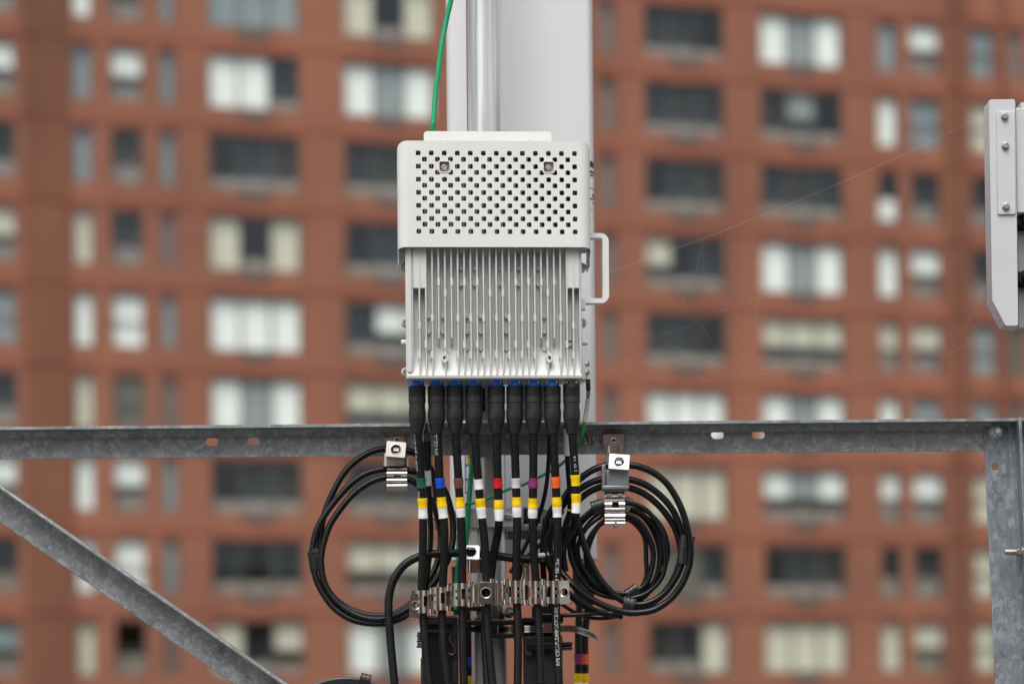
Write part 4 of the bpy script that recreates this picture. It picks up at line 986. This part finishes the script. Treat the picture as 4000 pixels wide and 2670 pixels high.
# slim cable with metal plug between the first two jumpers
e, sp_ = wire('control_cable', [(*z3p(425, 690), .075), (*z3p(428, 800), .08), (*z3p(433, 980), .085), (*z3p(442, 1100), .09), (*z3p(448, 1250), .1), (*z3p(455, 1400), .11), (*z3p(462, 1520), .115), (1683, 2060, .118), (1681, 2130, .12), (1673, 2210, .125), (1664, 2290, .13), (1655, 2400, .14), (1650, 2500, .15)], .0055, M_smooth, 'black control cable with metal plug and white tag between green-taped and blue-taped jumpers', 'cable', parts=True)
ki = lambda y: idx_v(sp_, z3p(0, y)[1], 0, 150)
MB().tube(sp_[ki(720):ki(1000)], .0083, 18).build('heat_shrink', M_plastic, e, bevel=.001)
MB().tube(sp_[ki(1015):ki(1180)], .0064, 16).build('white_tag', M_sticker, e)
tg = e.children[-1]
i0 = ki(1165)
for tx, ph in (('RF RECORDER 02800', .25), ('DC1(+) 02802', -.35)):
    vs, fs = text_mesh(tx, .0034); k_ = .030 / max(v.x for v in vs); out = []
    for v in vs:
        j = min(i0, i0 - int(v.x * k_ / .003)); f_ = v.x * k_ / .003 - int(v.x * k_ / .003); c = sp_[j].lerp(sp_[j - 1], f_)
        a_ = ph + v.y / .0064; out.append(c + Vector((-math.sin(a_) * .0067, -math.cos(a_) * .0067, 0)))
    MB().add(out, fs).build('printed_text', M_stickt, tg, smooth=False)
c = P(*z3p(424, 720), .075); u_ = (P(*z3p(424, 545), .07) - c); M_ = axis(c, u_); m_ = MB()
L_ = u_.length
m_.lathe([(.0078, 0), (.0085, .003), (.0085, .008), (.007, .009), (.0078, .012), (.0078, .020), (.0056, .024), (.0052, .030), (.0042, .031), (.0034, .036), (.0016, .037), (.0014, L_)], M_, 8); m_.build('metal_plug', M_brass, e)
# white-sleeved cable behind the last jumper
e, sp2 = wire('control_cable', [(*z3p(1822, 560), .1), (*z3p(1824, 640), .1), (*z3p(1828, 880), .11), (*z3p(1842, 1100), .12), (*z3p(1855, 1300), .13), (*z3p(1845, 1450), .14), (2205, 2060, .15), (2180, 2120, .155), (2160, 2200, .16), (2150, 2300, .165), (2150, 2420, .17)], .0052, M_smooth, 'black cable with a long white sleeve just left of the double-yellow jumper', 'cable', parts=True)
k2 = lambda y: idx_v(sp2, z3p(0, y)[1], 0, 150)
MB().tube(sp2[k2(600):k2(885)], .0066, 16).build('white_sleeve', M_sticker, e); MB().tube(sp2[k2(1395):k2(1420)], .0058, 14).build('tape_band', TAPE['yellow'], e); MB().tube(sp2[k2(1432):k2(1450)], .0058, 14).build('tape_band', TAPE['purple'], e)
wire('control_cable', [(*z3p(1652, 600), .09), (*z3p(1650, 700), .09), (*z3p(1642, 900), .1), (*z3p(1625, 1120), .11), (*z3p(1590, 1310), .13), (*z3p(1545, 1470), .145), (2092, 2050, .15), (2070, 2095, .155), (2045, 2145, .158), (2020, 2195, .155), (2002, 2222, .15), (1992, 2234, .15)], .0044, M_smooth, 'thin black cable curving down between the purple-taped and orange-taped jumpers', 'cable')
wire('control_cable', [(2135, 2095, .15), (2110, 2125, .155), (2085, 2150, .158), (2060, 2172, .16), (2040, 2205, .165), (2028, 2260, .17)], .0040, M_smooth, 'short thin black cable slanting behind the purple-taped jumper', 'cable')
wire('control_cable', [(*zr(20, 1395), .15), (*zr(150, 1398), .15), (*zr(300, 1392), .15), (*zr(420, 1384), .155), (*zr(520, 1396), .16), (*zr(575, 1412), .165)], .0044, M_smooth, 'thin black cable running level under the right coil', 'cable')
wire('control_cable', [(*zr(150, 1310), .17), (*zr(200, 1345), .17), (*zr(270, 1385), .17), (*zr(350, 1412), .17), (*zr(450, 1418), .17), (*zr(545, 1405), .17)], .0038, M_smooth, 'thin loose black cable sagging lowest under the right coil', 'cable')
for k, (pts, r) in enumerate([([(2172, 1960, .135), (2140, 2020, .14), (2124, 2090, .145), (2120, 2170, .15), (2124, 2260, .16), (2132, 2360, .17)], .0062), ([(2196, 1990, .15), (2160, 2060, .155), (2150, 2130, .16), (2152, 2220, .165), (2160, 2330, .17)], .0058)]):
    wire('control_cable', pts, r, M_smooth, ['black cable dropping steeply just left of the orange-taped jumper', 'black cable dropping right behind the orange-taped jumper'][k], 'cable')
# two plugged cables under the panel
for k, (u0, ub, cols_) in enumerate(((2265, 2259, ('purple', 'yellow', 'white')), (2297, 2285, ('orange', 'yellow', 'white')))):
    yA = AY + .045 + k * .02
    top = P(u0, 2186, yA); top.z = azb
    lab = 'black cable with %s and yellow tape plugged into the bottom of the panel' % cols_[0]
    pts = [(u0, 2200, yA), (u0 + 1, 2300, yA), (u0 - 2, 2380, yA), (ub, 2480, yA), (ub, 2600, yA), (ub - 2, 2800, yA)]
    pp = crom(px_path(pts, 0), .003); e = empty('antenna_cable', top, lab, 'cable', 'cables plugged into the panel')
    MB().tube(pp, .0078, 18).build('cable_jacket', M_jack, e)
    M_ = axis(top, (0, 0, -1)); z_ = .010
    MB().lathe([(.012, -.002), (.012, .004), (.009, .004), (.009, .02)], M_, 26).build('connector_neck', M_brass, e)
    pf = [(.010, z_), (.0165, z_ + .002)]
    for q in range(4): pf += [(.0165, z_ + .005 + q * .008), (.0165, z_ + .009 + q * .008), (.0152, z_ + .010 + q * .008), (.0152, z_ + .0125 + q * .008)]
    pf += [(.016, z_ + .04), (.016, z_ + .055), (.0135, z_ + .06), (.012, z_ + .085), (.008, z_ + .09)]
    MB().lathe(pf, M_, 36).build('connector_boot', M_rub, e, angle=25)
    for cn, va, vb in ((cols_[0], 2553, 2590), ('yellow', 2628, 2666), ('white', 2666, 2720)):
        band(pp, .0078, idx_v(pp, va), idx_v(pp, vb), .0011).build('tape_band', TAPE[cn], e)
e, pp = wire('antenna_cable', [(1828, 2380, .29), (1830, 2440, .29), (1832, 2540, .29), (1831, 2600, .29), (1828, 2700, .29), (1826, 2800, .29)], .0085, M_jack, 'black cable with blue and yellow tape beside the pole at the bottom', 'cable', parts=True)
band(pp, .0085, idx_v(pp, 2563), idx_v(pp, 2600), .001).build('tape_band', TAPE['blue'], e); band(pp, .0085, idx_v(pp, 2638), idx_v(pp, 2700), .001).build('tape_band', TAPE['yellow'], e)
# ribbed boots and small connectors behind the row
c = P(1779, 2210, .33); pf = [(.006, 0), (.0085, .002)]
for q in range(5): pf += [(.0085, .004 + q * .007), (.0085, .008 + q * .007), (.0072, .0085 + q * .007), (.0072, .0105 + q * .007)]
pf += [(.0095, .042), (.0095, .07), (.005, .075)]
tag(MB().lathe(pf, axis(c, (0, 0, -1)), 28).build('cable_plug', M_rub), 'small ribbed black plug behind the brown-taped cable', 'plug')
c = P(2056, 2265, .16); m_ = MB(); m_.lathe([(.0075, 0), (.0075, .012), (.0066, .013), (.0066, .016), (.0078, .017), (.0078, .026), (.0068, .027), (.0078, .029), (.0078, .036), (.005, .037)], axis(c, (0, 0, 1)), 24)
tag(m_.build('cable_plug', M_brass), 'small round nickel plug standing above the clips left of the purple-taped cable', 'plug')

# ------------------------------------------------------------------ hangers
HG = 'stainless hangers in the row across the cables'
def hanger(u, v, y, yaw, label, h=.037, flip=False, tilt=0, cw=1.0, mat=M_steel):
    c = P(u, v, y); Mh = Matrix.Translation(c) @ Matrix.Rotation(tilt, 4, 'Y') @ Matrix.Rotation(yaw, 4, 'Z')
    if flip: Mh = Mh @ Matrix.Scale(-1, 4, (1, 0, 0))
    pr_ = [(-.0205, .010), (-.0175, -.006), (-.0145, -.0135), (-.0125, -.0125), (-.0115, -.0105), (-.0085, -.0125), (-.004, -.0142), (.0005, -.0135), (.0025, -.012), (.0055, -.0125), (.0095, -.012), (.0125, -.009), (.0135, -.002), (.0155, .004), (.019, .006)]
    pr_ = [(a * cw, b) for a, b in pr_]
    Mh = Mh @ Matrix.Scale(1.14, 4)
    e = empty('cable_hanger', c, label, 'clip', HG)
    mb = MB(); sl = [(.004, .010, -.009, .011), (.030, .0335, -.003, .006), (.0365, .0395, -.008, -.003), (.0365, .0395, .004, .009), (.0475, .054, -.009, .010)]
    mb.sheet(pr_, -h / 2, h / 2, Mh, sl, nz=24); mb.build('band', mat, e, angle=50)
    mb = MB()     # rolled tongue and spring lip
    mb.sheet([(.0125, -.006), (.0165, -.0125), (.021, -.011), (.0225, -.004), (.021, .004)], -h / 2 - .002, -h / 2 + .007, Mh, nz=4, ds=.0012)
    mb.build('tongue', M_chrome, e, angle=50); mb = MB()
    mb.sheet([(.0125, -.004), (.017, -.010), (.021, -.008), (.022, -.001)], h / 2 - .007, h / 2 + .003, Mh, nz=4, ds=.0012)
    mb.build('tongue', M_chrome, e, angle=50)
    return e
def hole_plate(parent, u, v, y, w_, h_, hr, yaw=0, tilt=0, pitch=0, mat=M_steel, lip=True, name='front_plate', hx=0, hz=0, tab=False):
    c = P(u, v, y); Mh = Matrix.Translation(c) @ Matrix.Rotation(tilt, 4, 'Y') @ Matrix.Rotation(yaw, 4, 'Z') @ Matrix.Rotation(pitch, 4, 'X')
    mb = MB(); mb.prism(rrect(-w_ / 2, w_ / 2, -h_ / 2, h_ / 2, .0025, 4), .0014, Mh, [circ(hx, hz, hr, 28)])
    # turned-in rim round the hole
    n = 28; ro = [(hr + .0014, -.0009), (hr + .0004, -.0011), (hr - .0007, -.0004), (hr - .0008, .003)]
    vs = [Mh @ Vector((hx + r_ * math.cos(2 * math.pi * k / n), yq, hz + r_ * math.sin(2 * math.pi * k / n))) for r_, yq in ro for k in range(n)]
    mb.add(vs, [(i * n + k, i * n + (k + 1) % n, (i + 1) * n + (k + 1) % n, (i + 1) * n + k) for i in range(3) for k in range(n)])
    if tab: mb.box(hx - .0058, hx + .0058, .010, .0115, hz - .001, hz + .0062, Mh)
    if lip:
        mb.box(-w_ / 2 + .0015, w_ / 2 - .0015, .0016, .017, h_ / 2 - .0016, h_ / 2 - .0002, Mh); mb.box(-w_ / 2 + .0015, w_ / 2 - .0015, .0016, .017, -h_ / 2 + .0002, -h_ / 2 + .0016, Mh)
    return mb.build(name, mat, parent, bevel=.0004), Mh
row = [ # u, v, yaw, label
 (1652, 2350, -.42, 'stainless hanger with holed end plate on the green-taped cable, lowest of the row'),
 (1718, 2338, -.38, 'stainless hanger gripping the blue-taped cable'),
 (1800, 2322, -.30, 'stainless hanger gripping the brown-taped cable'),
 (2012, 2312, .22, 'stainless hanger gripping the pale silver-taped cable'),
 (2090, 2314, .22, 'stainless hanger gripping the purple-taped cable'),
 (2160, 2313, .18, 'stainless hanger with holed end plate on the orange-taped cable, right end of the row')]
hs2 = []
for k, (u, v, yaw, lab) in enumerate(row):
    hs2.append(hanger(u, v, .098, yaw * .6, lab, flip=k >= 3, h=.040, cw=1.0 if k not in (2,) else 1.08))
hole_plate(hs2[0], 1622, 2363, .080, .0225, .048, .0082, yaw=.38, tilt=.07)
hole_plate(hs2[5], 2204, 2312, .080, .0225, .046, .0085, yaw=-.42, tilt=-.05)
e = empty('cable_hanger', P(1898, 2357, .07), 'stainless hanger with large round hole facing front, middle of the row', 'clip', HG)
hole_plate(e, 1898, 2314, .074, .028, .0435, .0098, yaw=.03)
c = P(1898, 2314, .074); Mh = Matrix.Translation(c)
mb = MB(); mb.sheet([(.0135, .004), (.0165, .010), (.0185, .004), (.0235, .006), (.0255, .016)], -.020, .020, Mh, nz=8); mb.sheet([(-.0135, .004), (-.0165, .011), (-.021, .010), (-.025, .016)], -.022, .018, Mh, nz=8); mb.build('band', M_steel, e, angle=50)
# fill-in links either side of the middle plate
for u, yaw, lab, vv in ((1845, -.15, 'stainless hanger between the brown-taped cable and the middle plate', 2322), (1957, .2, 'stainless hanger just right of the middle plate', 2308)):
    hanger(u, vv, .104, yaw, lab, h=.037, cw=.95, flip=u > 1900)
# hanger on the pole holding the level cable
e = empty('cable_hanger', P(1845, 2220, .12), 'bright hanger with round hole on the pole, above the row, holding the level cable', 'clip')
hole_plate(e, 1845, 2155, .118, .029, .029, .0105, tilt=.03, hx=-.003, pitch=-.22, mat=M_chrome)
mb = MB(); c = P(1858, 2205, .125); Mh = Matrix.Translation(c); mb.sheet([(-.016, .002), (-.008, -.001), (.008, -.001), (.020, .002)], -.016, .013, Mh, nz=6); mb.box(-.014, .018, .004, .07, -.013, .011, Mh); mb.build('bracket', M_chrome, e, bevel=.001)

# left and right hanger stacks on the beam
def stack_clip(e, cv, x0, y0, x1, y1, y, slots_, mat, bulges):   # a strip curved in the vertical plane: profile in (z, y)
    a, b_ = P(*cv(x0, y0), y), P(*cv(x1, y1), y); wx = b_.x - a.x; hz = a.z - b_.z
    Mq = Matrix(((0, 0, 1, a.x), (0, 1, 0, y), (-1, 0, 0, a.z), (0, 0, 0, 1)))
    pr_ = [(f * hz, d) for f, d in bulges]
    mb = MB(); mb.sheet(pr_, 0, wx, Mq, [(s0 * hz, s1 * hz, z0 * wx, z1 * wx) for s0, s1, z0, z1 in slots_], nz=20, ds=.0012); return mb.build('band', mat, e, angle=60)
e = empty('beam_clip', P(1545, 1910, .16), 'stainless clip stack on the beam left of the radio holding the ribbed coil', 'clip', 'clip stacks hooked on the beam')
hole_plate(e, *zl(770, 252), .176, .046, .040, .004, tilt=-.10, lip=False, name='back_plate', hx=.006, hz=.014)
hole_plate(e, *zl(778, 268), .128, .0395, .032, .0098, tilt=.09, pitch=-.17, tab=True)
mb = MB(); c = P(*zl(775, 340), .14); mb.sheet([(-.024, .012), (-.0225, .0), (-.018, -.005), (.018, -.005), (.0225, .0), (.024, .012)], -.013, .013, Matrix.Translation(c), nz=6); mb.box(-.022, .022, .002, .04, -.013, -.011, Matrix.Translation(c)); mb.build('curl', M_steel, e, angle=50)
stack_clip(e, zl, 718, 372, 856, 548, .146, [(.10, .22, .08, .30), (.10, .22, .72, .92), (.42, .56, .34, .70), (.70, .84, .34, .70)], M_steel, [(0, .006), (.08, .006), (.16, -.002), (.22, .001), (.30, -.010), (.42, -.012), (.5, -.003), (.56, -.010), (.66, -.013), (.74, -.004), (.80, -.011), (.93, -.011), (1, -.002)])
mb = MB(); c = P(*zl(785, 300), .165); mb.box(-.018, .018, .012, .018, -.05, .02, Matrix.Translation(c)); mb.build('back_strap', M_steel, e, bevel=.001)
e2 = empty('beam_clip', P(2410, 2060, .16), 'zinc and bright stainless clip stack on the beam right of the radio holding two coils', 'clip', 'clip stacks hooked on the beam')
hole_plate(e2, *zr(518, 232), .168, .042, .040, .0040, lip=True, name='back_plate', hz=.0075)
mb = MB(); c = P(*zr(518, 270), .166); mb.sheet([(-.018, .0), (-.008, -.004), (.008, -.004), (.018, .0)], -.008, .008, Matrix.Translation(c), nz=4); mb.build('curl', M_steel, e2, angle=50)
hole_plate(e2, *zr(555, 352), .108, .041, .0315, .0098, tilt=.08, pitch=-.24, mat=M_chrome, tab=True)
mb = MB()
a, b_ = P(*zr(430, 310), .16), P(*zr(618, 545), .16)
mb.box(a.x + .008, b_.x - .002, .168, .178, b_.z + .014, a.z); zm = P(*zr(430, 415), .13).z; mb.box(a.x + .009, b_.x, .122, .130, b_.z + .006, zm); mb.box(a.x, b_.x, .1195, .176, b_.z - .002, b_.z + .0062); mb.box(a.x, a.x + .0088, .126, .176, b_.z + .0062, zm + .012)
mb.build('adapter', M_zinc, e2, bevel=.002)
stack_clip(e2, zr, 456, 558, 594, 795, .146, [(.14, .24, .10, .35), (.14, .24, .66, .90), (.62, .76, .34, .68)], M_chrome, [(0, .004), (.10, -.006), (.16, -.002), (.24, .003), (.30, -.010), (.42, -.013), (.50, -.006), (.56, .002), (.62, -.008), (.74, -.012), (.84, -.003), (.90, -.009), (1, -.006)])
mb = MB(); c = P(*zr(530, 785), .15); mb.lathe([(.006, 0), (.0045, .003)], axis(c + Vector((0, -.012, 0)), (0, -1, 0)), 14); mb.build('rivet', M_bolt, e2)

# ------------------------------------------------------------------ dark hardware round the pole at the bottom
def zb4(mb, x0, y0, x1, y1, ya, yb): zbx(mb, x0, y0, x1, y1, ya, yb, z4)
e = empty('junction_box', P(1700, 2800, .2), 'black plastic box with wire latch behind the three leftmost cables at the bottom', 'box')
mb = MB(); zb4(mb, 350, 925, 700, 2000, .150, .235); mb.build('body', M_plastic, e, bevel=.004, seg=3)
mb = MB(); zb4(mb, 405, 960, 640, 1005, .143, .151); zb4(mb, 405, 1060, 640, 1085, .143, .151); zb4(mb, 640, 940, 690, 1560, .144, .151); zb4(mb, 345, 1320, 420, 1700, .142, .151); mb.build('rib', M_rub, e, bevel=.001)
mb = MB()
for k in range(6): zb4(mb, 312 - (k % 2) * 5, 1078 + k * 25, 350, 1096 + k * 25, .16, .20)
mb.build('latch_teeth', M_rub, e, bevel=.001)
pts = [P(*z4(x, y), .137) for x, y in ((622, 1085), (628, 1095), (620, 1140), (640, 1190), (665, 1235), (662, 1275), (640, 1290), (615, 1282), (605, 1262))]
MB().tube(crom(pts, .002), .0022, 10).build('latch', simple('latch_wire', (.10, .10, .10), .3, .6), e)
e = empty('junction_box', P(2120, 2800, .2), 'dark grey box with round cap behind the purple and orange taped cables at the bottom', 'box')
mb = MB(); zb4(mb, 1310, 1110, 1690, 2000, .170, .25); mb.build('body', M_rub, e, bevel=.005, seg=3)
mb = MB(); zb4(mb, 1345, 1180, 1660, 1245, .150, .170); zb4(mb, 1660, 1170, 1775, 1208, .165, .24); zb4(mb, 1660, 1216, 1775, 1240, .165, .24); zb4(mb, 1395, 830, 1560, 935, .16, .24); zb4(mb, 1300, 940, 1690, 985, .155, .25); zb4(mb, 1310, 985, 1660, 1110, .175, .24); mb.build('bracket', M_plastic, e, bevel=.002)
c = P(*z4(1365, 1267), .17); m_ = MB(); m_.lathe([(.0088, 0), (.0088, .010), (.0075, .0125), (.003, .0135)], axis(c, (0, -1, 0)), 28); m_.build('cap', simple('grey_cap', (.045, .045, .047), .45), e)
# black standoff bracket on the pole
e = empty('standoff_bracket', P(1930, 2490, .19), 'black bracket with a square slot clamped round the pole at the bottom', 'bracket')
mb = MB()
zb4(mb, 780, 965, 1310, 1005, .165, .21); zb4(mb, 1020, 1090, 1310, 1130, .165, .21); zb4(mb, 1020, 1006, 1065, 1089, .165, .21); zb4(mb, 1212, 1006, 1310, 1089, .166, .21); zb4(mb, 780, 1025, 935, 1075, .19, .206); zb4(mb, 640, 835, 930, 870, .165, .21)
mb.build('arm', M_plastic, e, bevel=.002)
mb = MB(); zb4(mb, 1066, 1012, 1082, 1084, .17, .20); zb4(mb, 1200, 1012, 1211, 1084, .17, .20); mb.build('slot_lining', M_chrome, e)
zz = P(*z4(1000, 893), PY).z
mb = MB(); n = 48
pf = [(pr + .0005, -.013), (pr + .0022, -.013), (pr + .0022, .013), (pr + .0005, .013)]
mb.lathe(pf, Matrix.Translation((pcx, PY, zz)), 48, caps=False)
o = mb.build('pipe_strap', M_steel, loc=(pcx, PY, zz)); tag(o, 'flat steel strap round the pole just under the hanger row', 'strap')
c = P(*z4(1190, 893), PY - .01); m_ = MB(); bolt_head(m_, (c.x - .003, c.y, c.z), (.6, -.8, 0), .0085, .008, washer=.012, stud=.006); k_ = m_.build('nut', M_bolt, o)
# hose clamp band
zc = P(*z4(1540, 1045), .16).z
cx = P(*z4(1520, 1045), .24).x; rx = .108; e = empty('hose_clamp', (cx, .24, zc), 'slotted steel hose clamp band round the dark box at the bottom right', 'clamp')
pts = []
for t in range(200, 352, 4): pts.append((cx + rx * math.cos(R(t)), .24 + .075 * math.sin(R(t)), zc + (.0 if t < 300 else -.0004 * (t - 300))))
mb = MB(); vs = []
for x, y, z in pts:
    for dz in (-.0068, .0068): vs.append((x, y, z + dz))
for x, y, z in pts:
    for dz in (-.0068, .0068): vs.append((x + (cx - x) * .01, y + (.24 - y) * .012, z + dz))
m2 = len(pts) * 2
fs = []
for k in range(len(pts) - 1): fs += [(2 * k, 2 * k + 2, 2 * k + 3, 2 * k + 1), (m2 + 2 * k, m2 + 2 * k + 1, m2 + 2 * k + 3, m2 + 2 * k + 2), (2 * k, m2 + 2 * k, m2 + 2 * k + 2, 2 * k + 2), (2 * k + 1, 2 * k + 3, m2 + 2 * k + 3, m2 + 2 * k + 1)]
mb.add(vs, fs); mb.build('band', M_chrome, e)
mb = MB()
for t in range(204, 350, 2):
    x, y, z = cx + rx * 1.004 * math.cos(R(t)), .24 + .0755 * math.sin(R(t)), zc + (0 if t < 300 else -.0004 * (t - 300)); t2 = t + .8; x2, y2 = cx + rx * 1.004 * math.cos(R(t2)), .24 + .0755 * math.sin(R(t2))
    mb.add([(x, y, z - .0045), (x2, y2, z - .0045), (x2, y2, z + .0045), (x, y, z + .0045)], [(0, 1, 2, 3)])
mb.build('slots', M_plastic, e, smooth=False)
c = P(*z4(1545, 1035), .158); mb = MB(); mb.box(c.x - .011, c.x + .014, c.y, c.y + .012, c.z - .010, c.z + .010); mb.lathe([(.0062, 0), (.0062, .008)], axis((c.x - .011, c.y + .004, c.z), (-1, 0, 0)), 6); mb.build('screw_housing', M_chrome, e, bevel=.0015)
# cable bundle whose top peeks into the frame at the bottom left
e = empty('coiled_cable', P(1350, 2900, .15), 'grey-black cable coil just peeking in at the bottom edge left of the pole', 'cable')
mb = MB()
for k in range(5):
    pts = [P(1352 + (300 - 14 * k) * math.cos(R(t)), 2940 - (292 - 13 * k) * math.sin(R(t)), .12 + .006 * (k % 3)) for t in range(-20, 201, 8)]
    mb.tube(crom(pts, .006), .0036, 10)
mb.build('cable_jacket', simple('grey_jacket', (.06, .062, .065), .3), e)
wrap(lambda x, y: (x, y), 1425, 2660, (20, 5), .032, .022, .125, e)

# ------------------------------------------------------------------ spider web between the radio and the shroud
wb = MB(); random.seed(11)
def zw(x, y): return 2300 + x / .956, y / .956
def strand(pts, r=.00004, sag=0):
    q = [P(*zw(*p), .03) for p in pts]; wb.tube(crom(q, .05), r, 5)
strand([(1490, 425), (1210, 560), (923, 690), (680, 790), (430, 890), (230, 960), (70, 1015)], .00008)
for s_ in ([(190, 1020), (400, 1030), (560, 1060), (700, 1068), (845, 1042)], [(845, 1042), (895, 1150), (960, 1290), (1010, 1420), (1055, 1560)], [(30, 1190), (250, 1260), (480, 1165), (700, 1090)],
           [(250, 1265), (420, 1340), (560, 1390), (800, 1400)], [(430, 890), (400, 1010)], [(492, 860), (496, 1020)], [(700, 1070), (780, 1110), (800, 1160), (890, 1190)], [(890, 1185), (800, 1290), (740, 1390)],
           [(1530, 1230), (1300, 1340), (1100, 1470), (980, 1560)], [(1260, 770), (1278, 900)], [(1390, 1010), (1470, 1058), (1480, 1075), (1440, 1160), (1360, 1290)], [(420, 1210), (480, 1310), (560, 1370), (640, 1400)],
           [(30, 1310), (200, 1350), (400, 1400), (550, 1480)], [(330, 1040), (370, 1180), (440, 1240)], [(640, 1060), (620, 1220), (660, 1330), (800, 1370), (950, 1400), (975, 1370)]): strand(s_)
tag(wb.build('spider_web', simple('web_silk', (.7, .7, .68), .4), angle=60), 'fine spider web strands stretched between the radio and the right shroud', 'spider web')
